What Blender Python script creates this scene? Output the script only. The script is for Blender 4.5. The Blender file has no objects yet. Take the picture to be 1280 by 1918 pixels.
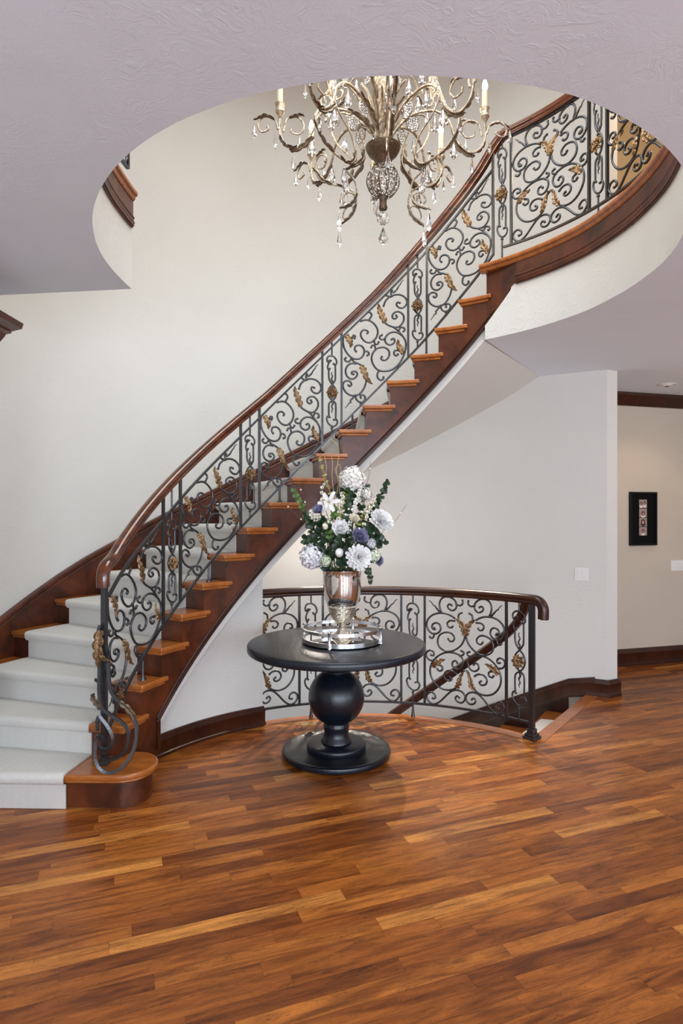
import bpy, bmesh, math, random
from mathutils import Vector, Matrix
random.seed(7)
V = Vector
PI = math.pi
sc = bpy.context.scene
COL = sc.collection

# ------------------------------------------------------------------ measured frame of the place
F, H, HZ = 1160.0, 1.641, 959.0          # focal length in pixels, eye height, horizon
CX, CY = .179, 3.355                     # axis of the round stairwell
RIS = .1905                              # riser height
ZF, ZC = 3.455, 2.905                    # upper floor, hall ceiling
ZT = 6.4                                 # upper ceiling
ROUT = 2.93                              # outer stair wall
RS = 1.50                                # stringer face
RR = 1.56                                # iron railing
RG = 1.645                               # guard round the lower stair

def pz(u, v, z):
    D = (H - z) * F / (v - HZ)
    return V(((u - 640) * D / F, D, z))
def pd(u, v, D):
    return V(((u - 640) * D / F, D, H - (v - HZ) * D / F))
def cyl(u, v, R):
    a = (u - 640) / F
    A = a * a + 1; B = -2 * (a * CX + CY); K = CX * CX + CY * CY - R * R
    D = (-B + math.sqrt(B * B - 4 * A * K)) / (2 * A)
    return math.degrees(math.atan2(D - CY, a * D - CX)), H - (v - HZ) * D / F
def pol(r, th, z=0.0, off=0.0):
    """polar point about the stair axis; off = metres further up the stair"""
    t = math.radians(th)
    return V((CX + r * math.cos(t) + off * math.sin(t), CY + r * math.sin(t) - off * math.cos(t), z))
def lerp(a, b, t): return a + (b - a) * t
def interp(tab, x):
    tab = sorted(tab)
    if x <= tab[0][0]:
        (a, b), (c, d) = tab[0], tab[1]
        return b + (d - b) * (x - a) / (c - a)
    if x >= tab[-1][0]:
        (a, b), (c, d) = tab[-2], tab[-1]
        return d + (d - b) * (x - c) / (c - a)
    for (a, b), (c, d) in zip(tab, tab[1:]):
        if a <= x <= c: return b + (d - b) * (x - a) / (c - a)
def spline(pts, n=6):
    """Catmull-Rom through tuples of any length"""
    out = []
    m = len(pts)
    P = [tuple(2 * a - b for a, b in zip(pts[0], pts[1]))] + [tuple(p) for p in pts] + [tuple(2 * a - b for a, b in zip(pts[-1], pts[-2]))]
    for i in range(1, m):
        p0, p1, p2, p3 = P[i - 1], P[i], P[i + 1], P[i + 2]
        for k in range(n):
            t = k / n
            out.append(tuple(.5 * (2 * b + (c - a) * t + (2 * a - 5 * b + 4 * c - d) * t * t + (3 * b - a - 3 * c + d) * t ** 3) for a, b, c, d in zip(p0, p1, p2, p3)))
    out.append(tuple(pts[-1]))
    return out
def phi(n): return 183.6 - 7.16 * n      # angle of the nosing of tread n

# ------------------------------------------------------------------ mesh builder
class MB:
    def __init__(s): s.v = []; s.f = []; s.m = []; s.uv = {}
    def face(s, idx, mi=0, uv=None):
        if uv: s.uv[len(s.f)] = uv
        s.f.append(tuple(idx)); s.m.append(mi)
    def add(s, vs):
        b = len(s.v); s.v += [V(p) for p in vs]; return b
    def ring_skin(s, rings, cap=True, closed=False, mi=0):
        n = len(rings[0]); b = s.add([p for r in rings for p in r]); k = len(rings)
        for i in range(k if closed else k - 1):
            i2 = (i + 1) % k
            for j in range(n):
                j2 = (j + 1) % n
                s.face((b + i * n + j, b + i * n + j2, b + i2 * n + j2, b + i2 * n + j), mi)
        if cap and not closed:
            s.face([b + j for j in range(n)][::-1], mi)
            s.face([b + (k - 1) * n + j for j in range(n)], mi)
        return s
    def tube(s, pts, r, n=6, rad=None, mi=0, cap=True, ref=None, closed=False):
        pts = [V(p) for p in pts]
        k = len(pts); rings = []
        T = []
        for i in range(k):
            a = pts[i - 1] if (i > 0 or closed) else pts[i]
            b = pts[(i + 1) % k] if (i < k - 1 or closed) else pts[i]
            d = b - a
            T.append(d.normalized() if d.length > 1e-9 else V((0, 0, 1)))
        N = (ref or V((0, 0, 1)))
        if abs(N.dot(T[0])) > .95: N = V((1, 0, 0)) if abs(T[0].x) < .9 else V((0, 1, 0))
        N = (N - T[0] * N.dot(T[0])).normalized()
        for i in range(k):
            N = N - T[i] * N.dot(T[i])
            N = N.normalized() if N.length > 1e-6 else T[i].orthogonal().normalized()
            B = T[i].cross(N)
            ri = r * (rad[i] if rad else 1)
            off = PI / 4 if n == 4 else 0
            rings.append([pts[i] + (N * math.cos(2 * PI * j / n + off) + B * math.sin(2 * PI * j / n + off)) * ri for j in range(n)])
        return s.ring_skin(rings, cap, closed, mi)
    def sweep(s, pts, sides, prof, cap=True, mi=0):
        """profile (side, up) along pts; sides = horizontal side vectors"""
        pts = [V(p) for p in pts]; k = len(pts); rings = []
        h = k // 2; T = (pts[h + 1 if h + 1 < k else h] - pts[h - 1]).normalized()
        sg = 1 if V(sides[h]).cross(T).z > 0 else -1
        for i in range(k):
            T = (pts[min(i + 1, k - 1)] - pts[max(i - 1, 0)]).normalized()
            S = V(sides[i]); S = (S - T * S.dot(T)).normalized()
            U = S.cross(T) * sg
            rings.append([pts[i] + S * a + U * b for a, b in prof])
        return s.ring_skin(rings, cap, False, mi)
    def zsweep(s, pts, sides, prof, cap=True, mi=0):
        """profile (side, z) kept upright"""
        return s.ring_skin([[V(p) + V(q) * a + V((0, 0, b)) for a, b in prof] for p, q in zip(pts, sides)], cap, False, mi)
    def lathe(s, prof, c=(0, 0, 0), n=32, mi=0, cap=True, wave=None):
        c = V(c)
        rings = []
        for r, z in prof:
            rings.append([c + V((r * math.cos(2 * PI * j / n), r * math.sin(2 * PI * j / n), z)) for j in range(n)])
        return s.ring_skin(rings, cap, False, mi)
    def box(s, c, d, rz=0, mi=0):
        c = V(c); x, y, z = d[0] / 2, d[1] / 2, d[2] / 2
        M = Matrix.Rotation(rz, 3, 'Z')
        b = s.add([c + M @ V((i * x, j * y, k * z)) for k in (-1, 1) for j in (-1, 1) for i in (-1, 1)])
        for q in ((0, 2, 3, 1), (4, 5, 7, 6), (0, 1, 5, 4), (2, 6, 7, 3), (0, 4, 6, 2), (1, 3, 7, 5)):
            s.face([b + i for i in q], mi)
        return s
    def prism(s, poly, z0, z1, mi=0):
        n = len(poly)
        b = s.add([V((p[0], p[1], z0)) for p in poly] + [V((p[0], p[1], z1)) for p in poly])
        a = sum(poly[i][0] * poly[(i + 1) % n][1] - poly[(i + 1) % n][0] * poly[i][1] for i in range(n))
        lo = list(range(n)); hi = [n + i for i in range(n)]
        if a < 0: lo, hi = lo[::-1], hi[::-1]
        s.face([b + i for i in lo[::-1]], mi); s.face([b + i for i in hi], mi)
        for i in range(n):
            j = (i + 1) % n
            q = (b + i, b + j, b + n + j, b + n + i)
            s.face(q if a > 0 else q[::-1], mi)
        return s
    def ball(s, c, r, n=10, m=6, sc=(1, 1, 1), mi=0):
        c = V(c)
        rings = []
        for i in range(m + 1):
            a = -PI / 2 + PI * i / m
            rr = max(math.cos(a), .02)
            rings.append([c + V((r * rr * math.cos(2 * PI * j / n) * sc[0], r * rr * math.sin(2 * PI * j / n) * sc[1], r * math.sin(a) * sc[2])) for j in range(n)])
        return s.ring_skin(rings, True, False, mi)
    def quad(s, a, b, c, d, mi=0, uv=None):
        k = s.add([a, b, c, d]); s.face((k, k + 1, k + 2, k + 3), mi, uv)
        return s
    def grid(s, rows, mi=0):
        n = len(rows[0]); b = s.add([p for r in rows for p in r])
        for i in range(len(rows) - 1):
            for j in range(n - 1):
                s.face((b + i * n + j, b + i * n + j + 1, b + (i + 1) * n + j + 1, b + (i + 1) * n + j), mi)
        return s
    def build(s, name, mat, parent=None, smooth=True, ang=38, bevel=0, solid=0):
        me = bpy.data.meshes.new(name)
        me.from_pydata([tuple(p) for p in s.v], [], s.f)
        mats = mat if isinstance(mat, (list, tuple)) else [mat]
        for m in mats: me.materials.append(m)
        if len(mats) > 1: me.polygons.foreach_set('material_index', s.m)
        if s.uv:
            l = me.uv_layers.new(name='UVMap')
            for p in me.polygons:
                if p.index in s.uv:
                    for k, li in enumerate(p.loop_indices): l.data[li].uv = s.uv[p.index][k]
        me.polygons.foreach_set('use_smooth', [smooth] * len(me.polygons))
        me.validate()
        bm = bmesh.new(); bm.from_mesh(me); bmesh.ops.recalc_face_normals(bm, faces=bm.faces[:]); bm.to_mesh(me); bm.free()
        me.update()
        if smooth: me.set_sharp_from_angle(angle=math.radians(ang))
        o = bpy.data.objects.new(name, me); COL.objects.link(o)
        if parent is not None:
            o.parent = parent
            if parent.type == 'EMPTY': o.matrix_parent_inverse = Matrix.Translation(-parent.location)
        if solid:
            md = o.modifiers.new('thickness', 'SOLIDIFY'); md.thickness = solid; md.offset = 0
        if bevel:
            md = o.modifiers.new('edge', 'BEVEL'); md.width = bevel; md.segments = 3; md.limit_method = 'ANGLE'; md.angle_limit = math.radians(50)
        return o
def tag(o, label, cat, group=None, kind=None):
    o['label'] = label; o['category'] = cat
    if group: o['group'] = group
    if kind: o['kind'] = kind
    return o
def thing(name, loc, label, cat, group=None):
    o = bpy.data.objects.new(name, None); COL.objects.link(o); o.location = V(loc)
    o.empty_display_size = .1
    return tag(o, label, cat, group)
def struct(o):
    o['kind'] = 'structure'; return o

# ------------------------------------------------------------------ materials
def newmat(name):
    m = bpy.data.materials.new(name); m.use_nodes = True
    nt = m.node_tree; b = nt.nodes['Principled BSDF']
    return m, nt, b
def setp(b, **k):
    for a, v in k.items(): b.inputs[a.replace('_', ' ')].default_value = v
def N(nt, t, **k):
    n = nt.nodes.new(t)
    for a, v in k.items(): setattr(n, a, v)
    return n
def math_n(nt, op, a, b=None, c=None):
    n = N(nt, 'ShaderNodeMath', operation=op)
    for i, x in enumerate((a, b, c)):
        if x is None: continue
        if isinstance(x, (int, float)): n.inputs[i].default_value = x
        else: nt.links.new(x, n.inputs[i])
    return n.outputs[0]
def ramp(nt, fac, stops):
    r = N(nt, 'ShaderNodeValToRGB')
    el = r.color_ramp.elements
    while len(el) < len(stops): el.new(.5)
    for e, (p, c) in zip(el, stops): e.position = p; e.color = (*c, 1)
    nt.links.new(fac, r.inputs[0]); return r.outputs[0]
def simple(name, col, rough=.5, metal=0, spec=.5, bump=0, bscale=40, var=0, coat=0, sheen=0):
    m, nt, b = newmat(name)
    setp(b, Base_Color=(*col, 1), Roughness=rough, Metallic=metal)
    b.inputs['Specular IOR Level'].default_value = spec
    if coat: b.inputs['Coat Weight'].default_value = coat; b.inputs['Coat Roughness'].default_value = .12
    if sheen: b.inputs['Sheen Weight'].default_value = sheen
    tc = N(nt, 'ShaderNodeTexCoord')
    if bump or var:
        no = N(nt, 'ShaderNodeTexNoise'); no.inputs['Scale'].default_value = bscale; no.inputs['Detail'].default_value = 5
        nt.links.new(tc.outputs['Object'], no.inputs['Vector'])
        if var:
            c2 = ramp(nt, no.outputs['Fac'], [(.3, tuple(c * (1 - var) for c in col)), (.7, tuple(min(1, c * (1 + var)) for c in col))])
            nt.links.new(c2, b.inputs['Base Color'])
        if bump:
            bp = N(nt, 'ShaderNodeBump'); bp.inputs['Strength'].default_value = bump; bp.inputs['Distance'].default_value = .01
            nt.links.new(no.outputs['Fac'], bp.inputs['Height']); nt.links.new(bp.outputs[0], b.inputs['Normal'])
    return m
def plaster(name, col, strength=.35, scale=1.0, dist=.006):
    """skip-trowel plaster: broad curved strokes and a little grit"""
    m, nt, b = newmat(name)
    setp(b, Roughness=.75); b.inputs['Specular IOR Level'].default_value = .25
    tc = N(nt, 'ShaderNodeTexCoord')
    wn = N(nt, 'ShaderNodeTexNoise'); wn.inputs['Scale'].default_value = 1.6 * scale; wn.inputs['Detail'].default_value = 2
    nt.links.new(tc.outputs['Object'], wn.inputs['Vector'])
    mx = N(nt, 'ShaderNodeMix', data_type='RGBA', blend_type='ADD'); mx.inputs[0].default_value = .9
    nt.links.new(tc.outputs['Object'], mx.inputs[6]); nt.links.new(wn.outputs['Color'], mx.inputs[7])
    n1 = N(nt, 'ShaderNodeTexNoise'); n1.inputs['Scale'].default_value = 5 * scale; n1.inputs['Detail'].default_value = 7; n1.inputs['Roughness'].default_value = .55; n1.inputs['Distortion'].default_value = 1.8
    nt.links.new(mx.outputs[2], n1.inputs['Vector'])
    # ridges left by the trowel
    r1 = math_n(nt, 'ABSOLUTE', math_n(nt, 'SUBTRACT', n1.outputs['Fac'], .5))
    r2 = math_n(nt, 'SUBTRACT', 1, math_n(nt, 'MULTIPLY', r1, 14))
    r3 = math_n(nt, 'MAXIMUM', r2, 0)
    n2 = N(nt, 'ShaderNodeTexNoise'); n2.inputs['Scale'].default_value = 2.2 * scale
    nt.links.new(tc.outputs['Object'], n2.inputs['Vector'])
    msk = N(nt, 'ShaderNodeMapRange'); msk.inputs[1].default_value = .38; msk.inputs[2].default_value = .62
    nt.links.new(n2.outputs['Fac'], msk.inputs[0])
    hgt = math_n(nt, 'ADD', math_n(nt, 'MULTIPLY', r3, msk.outputs[0]), math_n(nt, 'MULTIPLY', n1.outputs['Fac'], .6))
    bp = N(nt, 'ShaderNodeBump'); bp.inputs['Strength'].default_value = strength; bp.inputs['Distance'].default_value = dist
    nt.links.new(hgt, bp.inputs['Height']); nt.links.new(bp.outputs[0], b.inputs['Normal'])
    c = ramp(nt, wn.outputs['Fac'], [(.3, tuple(x * .965 for x in col)), (.7, col)])
    nt.links.new(c, b.inputs['Base Color'])
    return m
def wood(name, dark, light, scale=1.0, rough=.3, coat=.4, stretch=(1, 1, 1)):
    m, nt, b = newmat(name)
    setp(b, Roughness=rough); b.inputs['Coat Weight'].default_value = coat; b.inputs['Coat Roughness'].default_value = .15
    tc = N(nt, 'ShaderNodeTexCoord'); mp = N(nt, 'ShaderNodeMapping'); mp.inputs['Scale'].default_value = stretch
    nt.links.new(tc.outputs['Object'], mp.inputs[0])
    n1 = N(nt, 'ShaderNodeTexNoise'); n1.inputs['Scale'].default_value = 6 * scale; n1.inputs['Detail'].default_value = 8; n1.inputs['Roughness'].default_value = .65; n1.inputs['Distortion'].default_value = .6
    nt.links.new(mp.outputs[0], n1.inputs['Vector'])
    c = ramp(nt, n1.outputs['Fac'], [(.3, dark), (.72, light)])
    nt.links.new(c, b.inputs['Base Color'])
    return m
def floor_mat():
    m, nt, b = newmat('walnut_strip_floor')
    L = nt.links
    tc = N(nt, 'ShaderNodeTexCoord'); mp = N(nt, 'ShaderNodeMapping'); mp.inputs['Rotation'].default_value = (0, 0, -math.radians(20.5))
    L.new(tc.outputs['Object'], mp.inputs[0])
    sx = N(nt, 'ShaderNodeSeparateXYZ'); L.new(mp.outputs[0], sx.inputs[0])
    u, v = sx.outputs[0], sx.outputs[1]
    W = .0765
    vr = math_n(nt, 'DIVIDE', v, W); row = math_n(nt, 'FLOOR', vr); fv = math_n(nt, 'FRACT', vr)
    w1 = N(nt, 'ShaderNodeTexWhiteNoise', noise_dimensions='1D'); L.new(row, w1.inputs['W'])
    ln = math_n(nt, 'MULTIPLY_ADD', w1.outputs['Value'], .5, .62)
    uu = math_n(nt, 'ADD', math_n(nt, 'DIVIDE', u, ln), math_n(nt, 'MULTIPLY', w1.outputs['Value'], 37.3))
    pid = math_n(nt, 'FLOOR', uu); fu = math_n(nt, 'FRACT', uu)
    cb = N(nt, 'ShaderNodeCombineXYZ'); L.new(row, cb.inputs[0]); L.new(pid, cb.inputs[1])
    w2 = N(nt, 'ShaderNodeTexWhiteNoise', noise_dimensions='2D'); L.new(cb.outputs[0], w2.inputs['Vector'])
    rnd = w2.outputs['Value']
    # grain: stretched along each board, shifted per board
    gx = math_n(nt, 'ADD', math_n(nt, 'MULTIPLY', u, 1.7), math_n(nt, 'MULTIPLY', rnd, 91))
    gy = math_n(nt, 'ADD', math_n(nt, 'MULTIPLY', v, 15), math_n(nt, 'MULTIPLY', w1.outputs['Value'], 53))
    gv = N(nt, 'ShaderNodeCombineXYZ'); L.new(gx, gv.inputs[0]); L.new(gy, gv.inputs[1])
    g1 = N(nt, 'ShaderNodeTexNoise'); g1.inputs['Scale'].default_value = 1.6; g1.inputs['Detail'].default_value = 7; g1.inputs['Roughness'].default_value = .62; g1.inputs['Distortion'].default_value = 1.7
    L.new(gv.outputs[0], g1.inputs['Vector'])
    wv = math_n(nt, 'FRACT', math_n(nt, 'MULTIPLY', g1.outputs['Fac'], 13))
    wv = math_n(nt, 'ABSOLUTE', math_n(nt, 'SUBTRACT', wv, .5))
    wv = math_n(nt, 'MINIMUM', math_n(nt, 'MULTIPLY', wv, 2.6), .5)
    gx2 = math_n(nt, 'MULTIPLY', u, 9); gy2 = math_n(nt, 'MULTIPLY', v, 260)
    gv2 = N(nt, 'ShaderNodeCombineXYZ'); L.new(gx2, gv2.inputs[0]); L.new(gy2, gv2.inputs[1])
    g2 = N(nt, 'ShaderNodeTexNoise'); g2.inputs['Scale'].default_value = 1; g2.inputs['Detail'].default_value = 3
    L.new(gv2.outputs[0], g2.inputs['Vector'])
    base = ramp(nt, rnd, [(0, (.150, .040, .0070)), (.15, (.210, .059, .0100)), (.5, (.275, .083, .0135)), (.85, (.355, .118, .0205)), (1, (.48, .194, .042))])
    gf = math_n(nt, 'ADD', math_n(nt, 'MULTIPLY', g1.outputs['Fac'], 1.25), math_n(nt, 'ADD', math_n(nt, 'MULTIPLY', wv, .5), math_n(nt, 'MULTIPLY', g2.outputs['Fac'], .35)))
    gcol = ramp(nt, math_n(nt, 'MULTIPLY', gf, .62), [(.40, (.34, .28, .25)), (.54, (.9, .88, .86)), (.72, (1.45, 1.45, 1.4))])
    mx = N(nt, 'ShaderNodeMix', data_type='RGBA', blend_type='MULTIPLY'); mx.inputs[0].default_value = 1
    # slow heartwood streaks inside each board
    hv = N(nt, 'ShaderNodeCombineXYZ'); L.new(math_n(nt, 'ADD', math_n(nt, 'MULTIPLY', u, 1.4), math_n(nt, 'MULTIPLY', rnd, 47)), hv.inputs[0]); L.new(math_n(nt, 'ADD', math_n(nt, 'MULTIPLY', v, 9), math_n(nt, 'MULTIPLY', rnd, 23)), hv.inputs[1])
    hn = N(nt, 'ShaderNodeTexNoise'); hn.inputs['Scale'].default_value = 1.5; hn.inputs['Detail'].default_value = 4; hn.inputs['Distortion'].default_value = 1.2
    L.new(hv.outputs[0], hn.inputs['Vector'])
    hc = ramp(nt, hn.outputs['Fac'], [(.32, (.52, .45, .42)), (.5, (.92, .90, .90)), (.7, (1.16, 1.16, 1.12))])
    mh = N(nt, 'ShaderNodeMix', data_type='RGBA', blend_type='MULTIPLY'); mh.inputs[0].default_value = 1
    L.new(base, mh.inputs[6]); L.new(hc, mh.inputs[7]); base = mh.outputs[2]
    L.new(base, mx.inputs[6]); L.new(gcol, mx.inputs[7])
    # joints
    ev = math_n(nt, 'MINIMUM', fv, math_n(nt, 'SUBTRACT', 1, fv))
    eu = math_n(nt, 'MULTIPLY', math_n(nt, 'MINIMUM', fu, math_n(nt, 'SUBTRACT', 1, fu)), 11)
    ed = math_n(nt, 'MINIMUM', ev, eu)
    gap = N(nt, 'ShaderNodeMapRange'); gap.inputs[1].default_value = .004; gap.inputs[2].default_value = .02; gap.inputs[3].default_value = .55; gap.inputs[4].default_value = 1
    L.new(ed, gap.inputs[0])
    mx2 = N(nt, 'ShaderNodeMix', data_type='RGBA', blend_type='MULTIPLY'); mx2.inputs[0].default_value = 1
    L.new(mx.outputs[2], mx2.inputs[6]); L.new(gap.outputs[0], mx2.inputs[7])
    L.new(mx2.outputs[2], b.inputs['Base Color'])
    setp(b, Roughness=.34); b.inputs['Coat Weight'].default_value = .08; b.inputs['Coat Roughness'].default_value = .22
    b.inputs['Specular IOR Level'].default_value = .3
    bp = N(nt, 'ShaderNodeBump'); bp.inputs['Strength'].default_value = .12; bp.inputs['Distance'].default_value = .002
    L.new(gap.outputs[0], bp.inputs['Height']); L.new(bp.outputs[0], b.inputs['Normal'])
    return m
def carpet_mat():
    m, nt, b = newmat('herringbone_wool')
    L = nt.links
    uv = N(nt, 'ShaderNodeUVMap'); sx = N(nt, 'ShaderNodeSeparateXYZ'); L.new(uv.outputs[0], sx.inputs[0])
    u, v = sx.outputs[0], sx.outputs[1]
    zig = math_n(nt, 'ABSOLUTE', math_n(nt, 'SUBTRACT', math_n(nt, 'FRACT', math_n(nt, 'DIVIDE', u, .05)), .5))
    t = math_n(nt, 'ADD', math_n(nt, 'DIVIDE', v, .0105), math_n(nt, 'MULTIPLY', zig, 8.5))
    no = N(nt, 'ShaderNodeTexNoise'); no.inputs['Scale'].default_value = 160; no.inputs['Detail'].default_value = 2
    L.new(uv.outputs[0], no.inputs['Vector'])
    st = math_n(nt, 'FRACT', math_n(nt, 'ADD', t, math_n(nt, 'MULTIPLY', no.outputs['Fac'], .5)))
    st = math_n(nt, 'ABSOLUTE', math_n(nt, 'SUBTRACT', st, .5))
    c = ramp(nt, st, [(.04, (.33, .32, .30)), (.2, (.68, .66, .615)), (.35, (.77, .75, .705))])
    L.new(c, b.inputs['Base Color'])
    setp(b, Roughness=.95); b.inputs['Specular IOR Level'].default_value = .1; b.inputs['Sheen Weight'].default_value = .15
    bp = N(nt, 'ShaderNodeBump'); bp.inputs['Strength'].default_value = .5; bp.inputs['Distance'].default_value = .003
    L.new(st, bp.inputs['Height']); L.new(bp.outputs[0], b.inputs['Normal'])
    return m
def glass(name, rough=0.0, ior=1.5, col=(1, 1, 1)):
    m, nt, b = newmat(name)
    setp(b, Base_Color=(*col, 1), Roughness=rough, IOR=ior); b.inputs['Transmission Weight'].default_value = 1
    return m
def emit(name, col, s):
    m, nt, b = newmat(name)
    setp(b, Base_Color=(*col, 1)); b.inputs['Emission Color'].default_value = (*col, 1); b.inputs['Emission Strength'].default_value = s
    return m

def black_wood():
    m, nt, b = newmat('black_stained_wood')
    tc = N(nt, 'ShaderNodeTexCoord'); mp = N(nt, 'ShaderNodeMapping'); mp.inputs['Scale'].default_value = (26, 5, 3.5); mp.inputs['Rotation'].default_value = (0, 0, .5)
    nt.links.new(tc.outputs['Object'], mp.inputs[0])
    n1 = N(nt, 'ShaderNodeTexNoise'); n1.inputs['Scale'].default_value = 2.2; n1.inputs['Detail'].default_value = 6; n1.inputs['Distortion'].default_value = 1.0
    nt.links.new(mp.outputs[0], n1.inputs['Vector'])
    nt.links.new(ramp(nt, n1.outputs['Fac'], [(.3, (.0032, .0050, .0100)), (.7, (.0075, .0105, .0185))]), b.inputs['Base Color'])
    setp(b, Roughness=.31)
    bp = N(nt, 'ShaderNodeBump'); bp.inputs['Strength'].default_value = .35; bp.inputs['Distance'].default_value = .004
    nt.links.new(n1.outputs['Fac'], bp.inputs['Height']); nt.links.new(bp.outputs[0], b.inputs['Normal'])
    return m
WALLC = (.665, .645, .605)
M = dict(
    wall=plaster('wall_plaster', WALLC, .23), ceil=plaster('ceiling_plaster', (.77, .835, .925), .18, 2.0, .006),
    upper=simple('upper_hall_warm_dim', (.56, .42, .25), .8), floor=floor_mat(), carpet=carpet_mat(),  # upper hall: warm, dim light put into the tan wall colour
    mahog=wood('mahogany_stain', (.012, .0026, .0010), (.060, .0135, .0040), 1.2, .36, .12, (1, 1, .35)),
    panel=wood('mahogany_panel', (.020, .0042, .0014), (.140, .031, .0072), .9, .38, .12),
    rail=wood('handrail_varnish', (.030, .0060, .0020), (.165, .041, .0115), 2.2, .18, .6, (.4, .4, 1.5)),
    tread=wood('tread_oak', (.24, .060, .0095), (.47, .155, .028), 2.0, .3, .3, (.6, 2.5, 1)),
    iron=simple('wrought_iron', (.072, .073, .078), .27, .75, .5, .15, 90),
    gold=simple('antique_gold', (.26, .165, .085), .34, .8, .5, .6, 110, .6),
    chand=simple('aged_silver_gilt', (.56, .48, .37), .42, .6, .5, .5, 70, .5),
    chleaf=simple('chandelier_leaf_bronze', (.20, .15, .105), .45, .8, .5, .4, 90, .35),
    black=black_wood(),
    crystal=glass('lead_crystal', 0, 1.75), candle=simple('ivory_candle_sleeve', (.80, .70, .52), .55, var=.08, bscale=30),
    bulb=emit('lit_bulb', (1, .88, .70), 90), mercury=simple('mercury_glass', (.80, .79, .77), .08, 1, .5, .05, 60, .12),
    etched=simple('pressed_silver', (.70, .64, .53), .22, 1, .5, .9, 55, .3), chrome=simple('brushed_nickel', (.66, .66, .66), .2, 1, .5),
    mirror=simple('mirror_glass', (.82, .84, .85), .02, 1), white=simple('white_plastic', (.74, .73, .70), .35),
    frame=simple('black_frame_lacquer', (.004, .004, .004), .4, spec=.2), matb=simple('black_mat_board', (.004, .004, .004), .8, spec=.1),
    skin=simple('photo_skin', (.55, .28, .17), .5), hair=simple('photo_hair', (.02, .01, .008), .5), shirt=simple('photo_pale_cloth', (.72, .66, .62), .5), pbg=simple('photo_backdrop', (.30, .22, .18), .5),
    brass=simple('brass_plate', (.50, .36, .16), .35, .8), darkm=simple('dark_slot', (.01, .01, .01), .6),
    petal=simple('white_petal', (.86, .85, .84), .6, var=.04, bscale=25, sheen=.2), cream=simple('cream_petal', (.80, .74, .62), .6, var=.1, bscale=30),
    lilac=simple('lilac_white_petal', (.70, .69, .74), .6, var=.12, bscale=35), purple=simple('dusty_purple_petal', (.235, .225, .36), .6, var=.4, bscale=40),
    pgreen=simple('pale_green_petal', (.62, .70, .50), .6, var=.12, bscale=35), leaf=simple('dark_green_leaf', (.014, .040, .016), .42, var=.45, bscale=25),
    leaf3=simple('mid_green_leaf', (.035, .080, .026), .42, var=.45, bscale=25), leaf2=simple('fresh_green_leaf', (.10, .19, .045), .45, var=.35, bscale=25), olive=simple('yellow_green_leaf', (.36, .33, .08), .5, var=.3, bscale=30),
    twig=simple('dry_twig', (.46, .34, .16), .7), stem=simple('flower_stem', (.06, .10, .03), .6), thin=simple('dark_twig', (.12, .09, .06), .7),
)

# ------------------------------------------------------------------ opening rim (hall ceiling / balcony edge)
RIMT = [(-186.4, 1.376), (-179.4, 1.374), (-173, 1.382), (-165.5, 1.396), (-157.5, 1.412), (-147.5, 1.439), (-139.4, 1.461), (-128.5, 1.495), (-118, 1.523), (-109, 1.541),
        (-93.6, 1.561), (-82, 1.562), (-70, 1.566), (-61, 1.549), (-53, 1.537), (-45.9, 1.526), (-33, 1.498), (-20.4, 1.476), (-11, 1.468), (-1.2, 1.455), (12.4, 1.45), (21.7, 1.458), (35, 1.456), (43.8, 1.46), (53.6, 1.472)]
def rim(th): return interp(RIMT, th)
TH0, TH1 = -186.4, 53.6
rimang = [TH0 + (TH1 - TH0) * i / 120 for i in range(121)]
SOFW = V((1.84, 5.77, 0))                              # where soffit, ceiling and outer wall meet
CA, CB = V((2.36, 5.50, 0)), V((2.475, 5.555, 0))        # free end of the outer wall
HL = lambda t: V((2.924 + .84 * t, 6.587 + .236 * t, 0))  # line of the hall wall

slab = [pol(rim(a), a) for a in rimang] + [SOFW, CA, CB, V((2.62, 6.6, 0)), HL(4), V((6.3, -4, 0)), V((-2.02, -4, 0)), V((-2.02, 3.36, 0)), V((-5, 3.36, 0)), V((-5, 4.0, 0)), V((-1.993, 3.611, 0))]
mb = MB(); b0 = mb.add([V((p.x, p.y, ZC)) for p in slab]); mb.face(list(range(b0, b0 + len(slab)))[::-1])
struct(mb.build('ceiling', M['ceil'], smooth=False))
mb = MB(); b0 = mb.add([V((p.x, p.y, ZF - .02)) for p in slab]); mb.face(list(range(b0, b0 + len(slab))))
struct(mb.build('floor_upper', M['floor'], smooth=False))
# plaster face of the round opening
def zb0(th): return .293 + (3.279 - .293) * (155.8 - th) / (155.8 - 43.9)
mb = MB(); mb.grid([[pol(rim(a), a, ZC) for a in rimang], [pol(rim(a), a, ZF - .05 if a < 43.6 else max(min(ZF, zb0(a) - .014), ZC + .005)) for a in rimang]])
struct(mb.build('wall_opening_face', M['wall']))
# slab end over the lower steps and the wall standing on it
mb = MB(); mb.prism([(-1.193, 3.507), (-1.993, 3.610), (-5, 3.999), (-5, 3.92), (-1.993, 3.535), (-1.21, 3.43)], ZC + .002, ZF - .025)
mb.prism([(-1.33, 3.525), (-1.993, 3.610), (-5, 3.999), (-5, 3.90), (-1.993, 3.51), (-1.33, 3.425)], ZF - .015, ZT)
struct(mb.build('wall_upper_left', M['wall'], smooth=False))

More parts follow.
